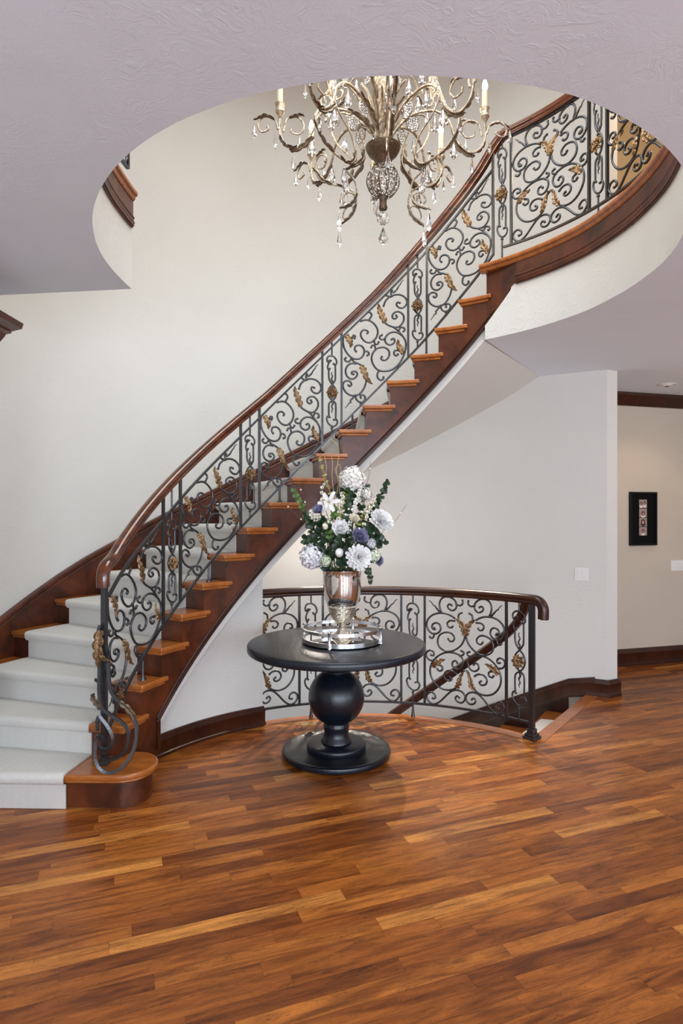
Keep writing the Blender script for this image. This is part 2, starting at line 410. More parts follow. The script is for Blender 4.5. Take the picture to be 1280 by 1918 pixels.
# ------------------------------------------------------------------ floor with the lower stair opening
E_IN = 1.665
thA = math.degrees(math.atan2(4.485 - CY, 1.405 - CX))      # right edge of the opening at the newel
poly = [V((-5, -4, 0)), V((6.3, -4, 0)), V((6.3, 8.1, 0)), HL(-.6) + V((-.12, .43, 0)), V((2.5, 6.45, 0)), V((2.475, 5.6, 0)), V((2.24, 5.58, 0))]
poly += [pol(E_IN, a) for a in [thA + (140 - thA) * i / 40 for i in range(41)]]
poly += [pol(E_IN + .1, 141), pol(ROUT + .02, 141)] + [pol(ROUT + .02, a) for a in (150, 160, 170, 180, 190, 200)] + [V((-5, 2.2, 0))]
mb = MB(); b0 = mb.add(poly); mb.face(list(range(b0, b0 + len(poly))))
struct(mb.build('floor', M['floor'], smooth=False))
# nosing strip and fascia along the opening
edge = [pol(E_IN, a) for a in [119 - (119 - thA) * i / 30 for i in range(31)]]
sid = [(p - V((CX, CY, 0))).normalized() for p in edge]
prof = [(-.075, .004), (.02, .004), (.03, -.005), (.03, -.022), (.02, -.03), (-.075, -.03)]
mb = MB(); mb.zsweep(edge, sid, prof)
e2 = [pol(E_IN, thA), V((2.24, 5.58, 0))]
dv = (e2[1] - e2[0]).normalized(); nv = V((-dv.y, dv.x, 0))
mb.zsweep([e2[0] - dv * .02, e2[1]], [nv, nv], prof)
struct(mb.build('trim_1', M['tread']))
mb = MB()
mb.grid([[p + V((0, 0, -.03)) for p in edge], [p + V((0, 0, -.45)) for p in edge]])
mb.quad(e2[0] - V((0, 0, .03)), e2[1] - V((0, 0, .03)), e2[1] - V((0, 0, .19)), e2[0] - V((0, 0, .19)))
struct(mb.build('wall_stair_opening', M['wall']))

# ------------------------------------------------------------------ outer stair wall, hall walls, upper walls
angs = [205 - (205 - 55.5) * i / 60 for i in range(61)]
line = [pol(ROUT, a) for a in angs] + [SOFW.lerp(CA, .5), CA, CB, V((2.62, 6.62, 0))]
line[60] = SOFW.copy()
mb = MB(); mb.grid([[V((p.x, p.y, z)) for p in line] for z in (-2.6, 0, ZC, ZT)])
struct(mb.build('wall_stair', M['wall'], ang=25))
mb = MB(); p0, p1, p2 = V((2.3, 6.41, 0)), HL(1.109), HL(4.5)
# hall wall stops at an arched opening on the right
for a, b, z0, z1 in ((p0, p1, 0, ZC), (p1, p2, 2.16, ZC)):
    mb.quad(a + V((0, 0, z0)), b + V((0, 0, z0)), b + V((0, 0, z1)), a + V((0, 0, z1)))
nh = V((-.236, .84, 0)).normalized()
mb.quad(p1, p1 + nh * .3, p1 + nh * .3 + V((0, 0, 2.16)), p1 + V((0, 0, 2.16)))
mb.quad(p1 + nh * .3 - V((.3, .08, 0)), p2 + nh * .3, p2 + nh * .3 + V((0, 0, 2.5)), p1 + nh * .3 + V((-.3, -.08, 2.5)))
struct(mb.build('wall_hall', plaster('hall_plaster_warm_dim', (.55, .475, .385), .4), smooth=False))  # tan base colour carries the hall's warm, dim light
mb = MB()
mb.quad(p0 + V((0, 0, ZF)), p2 + V((0, 0, ZF)), p2 + V((0, 0, ZT)), p0 + V((0, 0, ZT)))
struct(mb.build('wall_upper_hall', M['upper'], smooth=False))
mb = MB(); mb.box((.6, 1.9, ZT + .05), (11.6, 12, .1)); struct(mb.build('ceiling_upper', M['wall'], smooth=False))
mb = MB(); mb.quad(V((-5, -1.6, ZF)), V((6.3, -1.6, ZF)), V((6.3, -1.6, ZT)), V((-5, -1.6, ZT)))
mb.quad(V((6.3, -1.6, ZF)), V((6.3, 7.6, ZF)), V((6.3, 7.6, ZT)), V((6.3, -1.6, ZT)))
mb.quad(V((-5, -1.6, ZF)), V((-5, 4, ZF)), V((-5, 4, ZT)), V((-5, -1.6, ZT)))
struct(mb.build('wall_upper_front', M['wall'], smooth=False))
# room behind the viewer: left wall, front wall and right wall with window openings
mb = MB(); mb.box((-2.07, -.32, ZC / 2), (.1, 7.36, ZC)); struct(mb.build('wall_left', M['wall'], smooth=False))
def wall_with_windows(name, a, b, z1, wins):
    a, b = V(a), V(b); L = (b - a).length; d = (b - a) / L
    mb = MB(); P = lambda s, z: a + d * s + V((0, 0, z))
    cuts = sorted(wins); s0 = 0
    for (x0, x1, y0, y1) in cuts:
        mb.quad(P(s0, 0), P(x0, 0), P(x0, z1), P(s0, z1))
        mb.quad(P(x0, 0), P(x1, 0), P(x1, y0), P(x0, y0)); mb.quad(P(x0, y1), P(x1, y1), P(x1, z1), P(x0, z1)); s0 = x1
    mb.quad(P(s0, 0), P(L, 0), P(L, z1), P(s0, z1))
    struct(mb.build(name, M['wall'], smooth=False))
    for i, (x0, x1, y0, y1) in enumerate(cuts):
        mb = MB(); n = V((-d.y, d.x, 0))
        for s in (x0, (x0 + x1) / 2, x1): mb.box(P(s, (y0 + y1) / 2), (.07, .07, y1 - y0), math.atan2(d.y, d.x))
        for z in (y0, (y0 + y1) / 2, y1): mb.box(P((x0 + x1) / 2, z), (x1 - x0, .06, .07), math.atan2(d.y, d.x))
        global WN; WN += 1
        struct(mb.build('window_%d' % WN, M['mahog'], smooth=False))
WN = 0
FW = [(1.0, 2.4, .25, 2.5), (3.3, 5.1, .05, 2.6), (6.0, 7.6, .25, 2.5)]
RW = [(.6, 2.6, .3, 2.5), (3.0, 4.8, .3, 2.5)]
wall_with_windows('wall_front', (-2.02, -4, 0), (6.3, -4, 0), ZC, FW)
wall_with_windows('wall_right', (6.3, -4, 0), (6.3, 7.6, 0), ZC, RW)

# ------------------------------------------------------------------ stairs
zb_t = [(155.8, .293), (145.8, .56), (136.6, .788), (131.4, .955), (122.6, 1.173), (114.6, 1.40), (108.4, 1.558), (85.3, 2.149), (65.2, 2.678), (54.05, 2.989), (43.9, 3.279)]
def zb(th): return .293 + (3.279 - .293) * (155.8 - th) / (155.8 - 43.9)
stair = thing('staircase', pol(2.2, 150), 'curved mahogany staircase with oak-toned treads sweeping up along the round wall', 'staircase')
NOS = .03
for n in range(2, 18):
    a0, a1, z = phi(n), phi(n + 1), n * RIS
    mb = MB()
    def treadpoly(ins, back):
        ri = 1.475 + ins
        P = [pol(ri, lerp(a0, a0 - back, t / 5), 0, ins) for t in range(6)]
        P += [pol(1.51, a0 - back), pol(1.512, a1, 0, NOS), pol(2.2, a1, 0, NOS), pol(2.9, a1, 0, NOS)]
        P += [pol(2.9, lerp(a1, a0, t / 4), 0, lerp(NOS, ins, t / 4)) for t in range(1, 5)]
        return [(p.x, p.y) for p in P]
    mb.prism(treadpoly(0, 9.9), z - .03, z)
    mb.prism(treadpoly(.013, 8.6), z - .05, z - .028)
    mb.build('tread', M['tread'], stair, bevel=.009)
    mb = MB()
    A, B = pol(RS + .005, a0, 0, NOS), pol(2.9, a0, 0, NOS); A2, B2 = pol(RS + .005, a0, 0, NOS + .02), pol(2.9, a0, 0, NOS + .02)
    mb.prism([(A.x, A.y), (B.x, B.y), (B2.x, B2.y), (A2.x, A2.y)], z - RIS, z - .04)
    mb.build('riser', M['panel'], stair, smooth=False)
# last riser under the landing
a0 = phi(18); A, B, A2, B2 = pol(RS + .005, a0, 0, NOS), pol(2.9, a0, 0, NOS), pol(RS + .005, a0, 0, NOS + .02), pol(2.9, a0, 0, NOS + .02)
mb = MB(); mb.prism([(A.x, A.y), (B.x, B.y), (B2.x, B2.y), (A2.x, A2.y)], 17 * RIS, ZF - .04); mb.build('riser', M['panel'], stair, smooth=False)
# bullnose starting step
P1 = 178.5
def bull(ins):
    c = V((-1.245, 3.58, 0)); r = .178 - ins
    a = pol(2.9, P1, 0, ins)
    P = [a] + [c + V((math.cos(math.radians(t)) * r, math.sin(math.radians(t)) * r, 0)) for t in range(-95, 96, 10)]
    P += [pol(1.53, phi(2) - 1.5), pol(2.9, phi(2), 0, NOS)]
    return [(p.x, p.y) for p in P]
mb = MB(); mb.prism(bull(0), RIS - .032, RIS); mb.prism(bull(.013), RIS - .05, RIS - .03); mb.build('tread', M['tread'], stair, bevel=.01)
mb = MB(); mb.prism(bull(.032), 0, RIS - .045); mb.build('starting_block', M['panel'], stair)
# inner stringer cut to the steps, curved
mb = MB()
for n in range(1, 18):
    s0 = phi(n) - math.degrees(NOS / RS); s1 = phi(n + 1) - math.degrees(NOS / RS)
    if n == 1: s0 = 169.5
    aa = [lerp(s0, s1, i / 5) for i in range(6)]
    if s1 < 155.8 < s0: aa = sorted(aa + [155.82, 155.78], reverse=True)
    zt = n * RIS - .03
    bot = [0 if a > 155.8 else zb(a) for a in aa]
    mb.ring_skin([[pol(RS, a, z0), pol(RS + .035, a, z0), pol(RS + .035, a, zt), pol(RS, a, zt)] for a, z0 in zip(aa, bot)])
aa = [lerp(phi(18) - 1.1, 43.5, i / 6) for i in range(7)]
mb.ring_skin([[pol(lerp(RS, rim(a) - .012, i / 6), a, min(zb(a), 3.27)), pol(RS + .035, a, min(zb(a), 3.27)), pol(RS + .035, a, ZF - .03), pol(lerp(RS, rim(a) - .012, i / 6), a, ZF - .03)] for i, a in enumerate(aa)])
mb.build('stringer', M['panel'], stair, ang=20)
# moulding under the stringer
mb = MB()
aa = [lerp(155.8, 43.7, i / 60) for i in range(61)]
pr = [(.012, .0), (-.016, .0), (-.016, .014), (-.008, .02), (-.008, .032), (-.014, .038), (-.006, .05), (.012, .05)]
mb.zsweep([pol(RS, a, zb(a) - .012) for a in aa], [(pol(1, a) - V((CX, CY, 0))) for a in aa], pr)
aa = [155.8, 155.8]
r_ = pol(1, 155.8) - V((CX, CY, 0)); t_ = V((r_.y, -r_.x, 0))
base = pol(RS, 155.9)
mb.prism([((base + r_ * a + t_ * b).x, (base + r_ * a + t_ * b).y) for a, b in ((.01, 0), (-.014, 0), (-.014, .03), (.01, .03))], .12, .30)
mb.build('stringer_molding', M['mahog'], stair)
# wall stringer (skirt) on the outer wall
sk = [(183, .16), (176, .32), (156.7, .849), (146.8, 1.132), (142.4, 1.25), (136.6, 1.392), (131.2, 1.536), (109.7, 2.07), (95, 2.459), (60, 3.39), (52, 3.60)]
aa = [183 - (183 - 52) * i / 80 for i in range(81)]
mb = MB(); mb.ring_skin([[pol(2.90, a, interp(sk, a) - .40 if a < 168 else 0), pol(2.93, a, interp(sk, a) - .40 if a < 168 else 0), pol(2.93, a, interp(sk, a)), pol(2.90, a, interp(sk, a))] for a in aa])
mb.zsweep([pol(2.90, a, interp(sk, a)) for a in aa], [(pol(1, a) - V((CX, CY, 0))) for a in aa], [(.03, 0), (-.012, -.012), (-.006, -.035), (-.016, -.045), (-.002, -.055), (-.014, .0), (-.02, .012), (.03, .015)][:1] + [(0, -.055), (-.010, -.05), (-.006, -.03), (-.016, -.018), (-.018, .006), (-.006, .014), (.03, .014)])
mb.build('wall_stringer', M['panel'], stair, ang=25)

# herringbone runner
mb = MB()
rad = [1.705, 1.95, 2.2, 2.45, 2.735]
prof = []                                             # (phi, offset, z) outer skin ; thickness via inner skin
cum = 0; path = []
for n in range(1, 18):
    a = phi(n) if n > 1 else P1; a1 = phi(n + 1); z = n * RIS; z0 = (n - 1) * RIS
    th = .011
    pts = [(a, NOS - th, z0 + (th if n > 1 else .001)), (a, NOS - th, z - .05), (a, -th * .6, z - .045), (a, -th - .003, z - .03), (a, -th - .003, z - .008), (a, -th + .006, z + th * .7), (a, .03, z + th)]
    if n == 1: pts[0] = (a, NOS - th, .002)
    path += pts + ([(a1, NOS - th - .001, z + th)] if n < 17 else [(a1, NOS - .002, z + th)])
rows = [[pol(r, a, z, o) for r in rad] for a, o, z in path]
vs = [0]
for i in range(1, len(rows)): vs.append(vs[-1] + (rows[i][2] - rows[i - 1][2]).length)
b0 = mb.add([p for r in rows for p in r]); k = len(rad)
for i in range(len(rows) - 1):
    for j in range(k - 1):
        mb.face((b0 + i * k + j, b0 + i * k + j + 1, b0 + (i + 1) * k + j + 1, b0 + (i + 1) * k + j), 0, [(rad[j], vs[i]), (rad[j + 1], vs[i]), (rad[j + 1], vs[i + 1]), (rad[j], vs[i + 1])])
# bound side edges
for j, s in ((0, 1), (k - 1, -1)):
    inn = [pol(rad[j], a, z - .01, o + .01) for a, o, z in path]
    bi = mb.add(inn)
    for i in range(len(rows) - 1):
        q = (b0 + i * k + j, b0 + (i + 1) * k + j, bi + i + 1, bi + i)
        mb.face(q if s > 0 else q[::-1], 0, [(rad[j], vs[i]), (rad[j], vs[i + 1]), (rad[j] + .01, vs[i + 1]), (rad[j] + .01, vs[i])])
o = mb.build('stair_runner', M['carpet'], ang=60)
tag(o, 'ivory herringbone carpet runner laid down the curved staircase', 'carpet')

# plaster under the stairs
def zso(th): return zb(th) - .085
zo1 = cyl(691, 881, ROUT); zo2 = cyl(960, 739, ROUT)
def zouter(th): return interp([(55.5, ZC), zo2, zo1], th)
aa = [lerp(53.6, 158, i / 50) for i in range(51)]
ab = [lerp(55.5, 158, i / 50) for i in range(51)]
mb = MB()
mb.grid([[pol(RS + .012, a, zb(a) + .02) for a in aa], [pol(RS + .012, a, zso(a)) for a in aa]])
mb.grid([[pol(lerp(RS + .012, ROUT, t / 8), lerp(a, b, t / 8), lerp(zso(a), zouter(b), t / 8)) for a, b in zip(aa, ab)] for t in range(9)])
struct(mb.build('ceiling_soffit', M['wall'], ang=25))
# fascia wedge between stringer end and ceiling edge
mb = MB()
aa = [lerp(53.6, 43.5, i / 6) for i in range(7)]
# spandrel wall below the flight
aa = [157.2 - (157.2 - 119.05) * i / 30 for i in range(31)]
mb = MB(); mb.ring_skin([[pol(1.62, a, 0), pol(1.74, a, 0), pol(1.74, a, max(zso(a) + .03, .05)), pol(1.62, a, max(zso(a) + .03, .05))] for a in aa])
struct(mb.build('wall_spandrel', M['wall'], ang=25))
BASE = [(.012, 0), (-.022, 0), (-.022, .018), (-.016, .024), (-.016, .105), (-.020, .112), (-.014, .122), (-.010, .135), (-.004, .147), (.012, .147)]
aa = [160 - (160 - 119.0) * i / 30 for i in range(31)]
mb = MB(); mb.zsweep([pol(1.61, a) for a in aa], [(pol(1, a) - V((CX, CY, 0))) for a in aa], BASE)
mb.zsweep([pol(1.61, 119.0), pol(1.75, 119.0)], [V((math.sin(math.radians(119)), -math.cos(math.radians(119)), 0)) * -1] * 2, BASE)
struct(mb.build('baseboard_spandrel', M['mahog']))
# skirting round the end of the outer wall, the flight down and the hall wall
mb = MB()
def skirt_run(pts, zs, hgt, mb):
    for i in range(len(pts) - 1): pass
    sides = []
    for i in range(len(pts)):
        d = (V(pts[min(i + 1, len(pts) - 1)]) - V(pts[max(i - 1, 0)])); d.z = 0; d.normalize()
        sides.append(V((-d.y, d.x, 0)))
    mb.zsweep([V((p[0], p[1], z)) for p, z in zip(pts, zs)], sides, [(a, b * hgt / .147) for a, b in BASE])
run = [pol(ROUT - .012, a) for a in range(112, 55, -4)]
d1 = (CA - SOFW).normalized(); nn = V((-d1.y, d1.x, 0))
lowz = lambda p: 0.0
runp = run + [SOFW - nn * .012, SOFW.lerp(CA, .45) - nn * .012]
zs = []
for p in runp:
    t = math.degrees(math.atan2(p.y - CY, p.x - CX)); zs.append(min(0, -(t - 49.5) * .0245) - .02)
skirt_run(runp + [CA - d1 * .1 - nn * .012], zs + [0], .165, mb)
for p, q, za, zc_ in zip(runp, runp[1:], zs, zs[1:]): mb.quad(p + V((0, 0, za + .03)), q + V((0, 0, zc_ + .03)), q + V((0, 0, zc_ - .32)), p + V((0, 0, za - .32)))
struct(mb.build('baseboard_lower_stair', M['mahog']))
mb = MB(); skirt_run([SOFW.lerp(CA, .72) - nn * .012, CA - nn * .012 + V((.012, -.005, 0)), CB + V((.012, -.012, 0)), V((2.635, 6.6, 0))], [0] * 4, .150, mb)
struct(mb.build('baseboard_corner', M['mahog']))
mb = MB(); skirt_run([V((2.5, 6.466, 0)) - nh * .012, p1 - nh * .012], [0, 0], .18, mb); struct(mb.build('baseboard_hall', M['mahog']))
CROWN = [(.02, 0), (.02, -.13), (-.012, -.13), (-.018, -.115), (-.03, -.105), (-.045, -.07), (-.085, -.035), (-.095, -.022), (-.095, 0)]
mb = MB(); sd = nh; mb.zsweep([V((2.45, 6.452, ZC)) , p2 + V((0, 0, ZC))], [sd, sd], CROWN); struct(mb.build('trim_2', M['mahog']))
mb = MB(); skirt_run([V((-2.008, 3.36, 0)), V((-2.008, -3.95, 0))], [0, 0], .15, mb); struct(mb.build('baseboard_left', M['mahog']))
# crown end of the door head on the left wall
mb = MB(); prof = [(-.15, -.17), (.02, -.17), (.03, -.15), (.05, -.12), (.09, -.075), (.10, -.06), (.13, -.055), (.13, -.045), (.19, -.03), (.20, 0), (-.15, 0)]
mb.zsweep([V((-2.015, 1.9, 2.715)), V((-2.015, 3.535, 2.715))], [V((1, 0, 0))] * 2, prof); struct(mb.build('trim_3', M['panel']))

# ------------------------------------------------------------------ wooden band round the balcony edge
aa = [TH0 + .3 + (54.9 - TH0 - .3) * i / 110 for i in range(111)]
cr = lambda a: pol(1, a) - V((CX, CY, 0))
mb = MB()
mb.zsweep([pol(rim(a), a, ZF) for a in aa], [cr(a) for a in aa], [(.14, -.036), (-.028, -.036), (-.038, -.028), (-.040, -.016), (-.034, -.004), (-.024, 0), (.14, 0)])
mb.zsweep([pol(rim(a), a, ZF - .036) for a in aa], [cr(a) for a in aa], [(.03, -.022), (-.016, -.022), (-.024, -.012), (-.026, 0), (.03, 0)])
struct(mb.build('trim_4', M['tread'], ang=30))
aa = [TH0 + .3 + (43.7 - TH0 - .3) * i / 110 for i in range(111)]
mb = MB()
mb.zsweep([pol(rim(a), a, ZF - .058) for a in aa], [cr(a) for a in aa], [(.02, -.15), (-.012, -.15), (-.012, 0), (.02, 0)])
mb.zsweep([pol(rim(a), a, ZF - .188) for a in aa], [cr(a) for a in aa], [(.02, -.012), (-.018, -.012), (-.018, 0), (-.022, .008), (-.016, .016), (-.016, .028), (-.021, .034), (-.014, .046), (.02, .046)])
struct(mb.build('trim_5', M['panel'], ang=30))

# ------------------------------------------------------------------ iron scroll patterns (traced in panel space: s across, w from bottom rail to top rail)
def slope_map(x, y):
    yu = 860 - (x - 75) * .974; yl = 1880 - (x - 75) * 1.02
    return ((x - 75) / 775, (yl - y) / (yl - yu))
SLOPE = [
 [(245, 1020), (228, 995), (240, 957), (280, 945), (320, 965), (340, 1010), (330, 1060), (300, 1095), (255, 1108), (205, 1098), (160, 1065), (115, 1000), (95, 930), (95, 850)],
 [(340, 1025), (365, 1014), (390, 1030), (393, 1055), (375, 1064)],
 [(190, 1105), (165, 1135), (130, 1135), (112, 1110), (125, 1095)],
 [(190, 1095), (220, 1138), (270, 1160), (320, 1190), (352, 1240), (367, 1310), (360, 1380), (335, 1450), (290, 1510), (240, 1532), (180, 1530), (120, 1490), (92, 1430), (100, 1385), (135, 1360), (180, 1375), (190, 1408), (170, 1425), (155, 1412)],
 [(240, 1160), (185, 1160), (140, 1195), (122, 1250), (140, 1310), (190, 1340), (235, 1325), (260, 1285), (240, 1252), (200, 1255), (195, 1280), (215, 1285)],
 [(235, 1530), (250, 1580), (295, 1612), (340, 1592), (350, 1550), (325, 1525), (295, 1535), (300, 1557)],
 [(297, 1612), (297, 1655)],
 [(300, 665), (370, 650), (430, 675), (480, 730), (498, 790), (480, 855), (440, 900), (390, 915), (340, 895), (305, 850), (300, 805), (325, 772), (360, 770), (385, 790), (375, 806)],
 [(400, 645), (425, 600), (415, 570), (392, 560)],
 [(450, 890), (465, 925), (490, 935), (508, 910)],
 [(420, 970), (435, 945), (460, 950), (470, 985)],
 [(545, 1080), (535, 1100), (560, 1120), (600, 1110), (630, 1065), (625, 1010), (585, 975), (535, 970), (480, 990), (440, 1040), (425, 1100), (445, 1170), (490, 1225), (550, 1245), (630, 1240), (700, 1205), (760, 1140), (800, 1060), (822, 970), (817, 900), (790, 850), (750, 800), (710, 760), (670, 735), (615, 712), (575, 680)],
 [(690, 740), (740, 735), (780, 700), (800, 650), (790, 600), (750, 565), (705, 565), (668, 597), (670, 632), (700, 642), (722, 622), (710, 605)],
 [(740, 775), (765, 745), (800, 750), (810, 780), (795, 790)],
 [(770, 830), (720, 800), (660, 797), (610, 825), (582, 870), (590, 915), (630, 942), (675, 930), (695, 898), (677, 868), (657, 880)],
 [(580, 870), (550, 880), (520, 865), (525, 840), (545, 828)],
 [(735, 1005), (695, 1010), (685, 1045), (710, 1070), (730, 1052)],
 [(565, 490), (590, 430), (640, 387), (700, 367), (760, 370), (810, 400), (835, 450), (825, 490), (790, 520), (745, 515), (715, 485), (725, 455), (752, 462)],
 [(665, 378), (650, 350), (662, 318)],
 [(650, 385), (620, 378), (600, 372), (598, 355)],
 [(520, 1240), (495, 1270), (495, 1320), (530, 1350), (565, 1332), (562, 1316)],
 [(200, 862), (215, 832), (235, 840), (228, 866)],
]
SLOPE_FL = [[(225, 1535), (205, 1565), (178, 1592), (185, 1612), (158, 1625), (150, 1645), (115, 1682)], [(670, 345), (692, 330), (715, 312), (728, 290), (742, 268), (765, 240), (772, 222), (802, 198)]]
SLOPE_LF = [([(133, 828), (160, 880), (185, 930), (180, 985)], .034), ([(305, 1185), (335, 1240), (370, 1330), (435, 1402)], .036), ([(582, 690), (545, 610), (515, 540), (505, 470)], .036), ([(795, 1052), (765, 1000), (735, 950), (733, 885)], .034)]
def lev_map(x, y):
    yt = 95 + (x - 35) * 55 / 890; yl = 1325 + (x - 35) * 120 / 890
    return ((x - 35) / 890, (yl - y) / (yl - yt))
LEVEL = [
 [(735, 345), (758, 290), (763, 230), (735, 172), (680, 147), (620, 162), (582, 205), (580, 258), (612, 297), (655, 290), (675, 257), (655, 231), (632, 242)],
 [(675, 118), (675, 148)],
 [(580, 225), (540, 232), (510, 206), (512, 172)],
 [(822, 530), (808, 545), (835, 545), (846, 518), (830, 482), (790, 466), (757, 490), (752, 540), (785, 585), (835, 600), (880, 570), (903, 510), (890, 440), (840, 382), (770, 350), (700, 345), (640, 360), (600, 382)],
 [(820, 597), (828, 635), (850, 655), (870, 641)],
 [(600, 415), (650, 420), (680, 455), (665, 493), (632, 497), (620, 480)],
 [(560, 385), (552, 335), (522, 312)],
 [(485, 535), (495, 610), (530, 680), (590, 740), (655, 773), (720, 770), (768, 735), (783, 670), (760, 602), (700, 562), (640, 560), (602, 600), (612, 643), (648, 655), (668, 632)],
 [(570, 885), (590, 865), (618, 885), (622, 930), (580, 958), (530, 933), (505, 870), (517, 820), (560, 788), (640, 781), (720, 805), (790, 860), (840, 930), (865, 1010), (860, 1090), (825, 1160), (770, 1208), (700, 1223), (630, 1205), (580, 1165), (545, 1100), (530, 1040), (520, 990), (495, 958)],
 [(580, 1012), (620, 991), (678, 1000), (713, 1050), (700, 1098), (655, 1110), (630, 1083), (650, 1066)],
 [(540, 800), (505, 780), (500, 752), (525, 741)],
 [(840, 915), (880, 910), (908, 870), (900, 822), (860, 798), (825, 820), (830, 853), (855, 853)],
 [(770, 950), (735, 965), (735, 1003), (768, 1020), (786, 1002)],
 [(548, 1275), (570, 1261), (590, 1290), (570, 1323), (522, 1325), (487, 1280), (492, 1227), (535, 1196), (590, 1200), (640, 1230), (700, 1300), (760, 1375), (820, 1418), (870, 1410), (904, 1360), (890, 1307), (850, 1286), (812, 1312), (812, 1348), (838, 1356)],
]
LEVEL_FL = [[(758, 340), (785, 308), (800, 292), (815, 272), (835, 262), (848, 238), (878, 212)]]
LEVEL_LF = [([(487, 560), (495, 490), (530, 425), (592, 378)], .036), ([(580, 1170), (548, 1110), (535, 1040), (495, 955)], .030), ([(842, 985), (800, 930), (755, 895), (698, 868)], .034)]
def nar_map(x, y): return ((x - 1058) / 133.0, (820 - y) * .000681)
NARROW = [
 [(1040, 352), (1018, 345), (990, 372), (980, 330), (1000, 295), (1040, 282), (1090, 294), (1126, 335), (1133, 385), (1102, 412), (1085, 396)],
 [(1040, 352), (1005, 395), (990, 448), (1005, 490), (1024, 470)],
 [(1008, 490), (1010, 600), (1030, 655), (1065, 700), (1108, 745), (1130, 818), (1110, 885), (1068, 930), (1022, 960), (1008, 1010), (1010, 1165)],
 [(1112, 410), (1112, 610), (1095, 660), (1062, 703), (1018, 748), (995, 818), (1018, 885), (1068, 930), (1108, 958), (1120, 1010), (1118, 1205)],
 [(1020, 1172), (990, 1160), (975, 1200), (1000, 1260), (1060, 1302), (1118, 1290), (1145, 1245), (1128, 1202), (1088, 1208)],
]
NARROW_FL = [[(1063, 690), (1070, 655), (1050, 620), (1068, 575), (1052, 545), (1058, 513)], [(1068, 940), (1072, 980), (1055, 1015), (1070, 1055), (1055, 1075), (1062, 1108)]]

def leaf_mesh(mb, pts, width, nrm, lobes=4, thick=.006, curl=.012):
    """acanthus leaf: a solid blade with rounded lobes, veins and a curled tip"""
    pts = [V(p) for p in spline([tuple(p) for p in pts], max(2, 30 // len(pts)))]
    k = len(pts); rings = []
    lobes = min(lobes, 4)
    for i in range(k):
        t = i / (k - 1)
        T = (pts[min(i + 1, k - 1)] - pts[max(i - 1, 0)]).normalized()
        Nn = nrm(pts[i]); Nn = (Nn - T * Nn.dot(T)).normalized(); S = T.cross(Nn)
        w = width * 1.75 * (math.sin(PI * min(1, t * .86 + .12)) ** .6) * (1 - .45 * t)
        la = abs(math.sin(PI * lobes * t)) ** .5; lb = abs(math.sin(PI * (lobes * t + .35))) ** .5
        wa, wb = max(w * (.42 + .62 * la), .004), max(w * (.34 + .5 * lb), .004)
        c = pts[i] + Nn * (curl * math.sin(t * PI * 1.1) + (.012 * ((t - .8) / .2) ** 2 if t > .8 else 0))
        rings.append([c + S * wa * .5 + Nn * .002 * la, c + S * wa * .28 + Nn * (thick * (.5 + la)), c + Nn * thick * .35, c - S * wb * .28 + Nn * (thick * (.5 + lb)), c - S * wb * .5 + Nn * .002, c - Nn * thick * .6])
    mb.ring_skin(rings)
def inward(p):
    d = V((CX - p.x, CY - p.y, 0)); return d.normalized()
def scroll_rad(n, t0=True):
    out = []
    for i in range(n):
        e = min(i, n - 1 - i) if t0 else n
        out.append(1.35 if e == 0 else 1.2 if e == 1 else 1)
    return out
def wide_panel(name, parent, mapper, curves, flames, leaves, fn, mirror=False, rad=.0078, rscale=1):
    """fn(s, w) -> point on the curved panel"""
    mb = MB(); gm = []
    for mir in ((0, 1) if mirror else (0,)):
        g = (lambda q: fn(1 - q[0], q[1])) if mir else (lambda q: fn(*q))
        for c in curves:
            pp = [g(mapper(*q)) for q in spline(c, 4)]
            mb.tube(pp, rad, 6)
            mb.ball(pp[0], rad * 1.25, 7, 5); mb.ball(pp[-1], rad * 1.25, 7, 5)
        for c in flames:
            pp = [g(mapper(*q)) for q in spline(c, 5)]; n = len(pp)
            mb.tube(pp, rad, 6, rad=[lerp(1.15, .4, i / (n - 1)) for i in range(n)])
        for c, w in leaves: gm.append(([g(mapper(*q)) for q in spline(c, 6)], w))
    o = mb.build(name, M['iron'], parent, ang=70)
    for pp, w in gm:
        m2 = MB(); leaf_mesh(m2, [p + inward(p) * .006 for p in pp], w * 1.2, inward)
        m2.build('gilded_leaf', M['gold'], o, ang=50)
    return o
def rosette(parent, c, r):
    n = inward(c); t = V((-n.y, n.x, 0)); up = V((0, 0, 1))
    mb = MB()
    for ring, cnt, rr, rz in ((0, 8, .62, .0), (1, 5, .34, .010)):
        for i in range(cnt):
            a = 2 * PI * (i + .5 * ring) / cnt
            d = t * math.cos(a) + up * math.sin(a); s = n.cross(d)
            cc = c + d * r * rr + n * (.006 + rz)
            rings = []
            for k in range(6):
                u = k / 5; w = r * (.36 - .06 * ring) * max(math.sin(PI * (.12 + .8 * u)), .1)
                p = cc + d * r * (.44 - .1 * ring) * (2 * u - 1) + n * (.012 * math.sin(PI * u) + .010 * u * u)
                rings.append([p + s * w, p + s * w * .5 + n * .007, p + n * .003, p - s * w * .5 + n * .007, p - s * w, p - n * .005])
            mb.ring_skin(rings)
    mb.ball(c + n * .022, r * .2, 8, 5)
    mb.build('gilded_rosette', M['gold'], parent, ang=50)
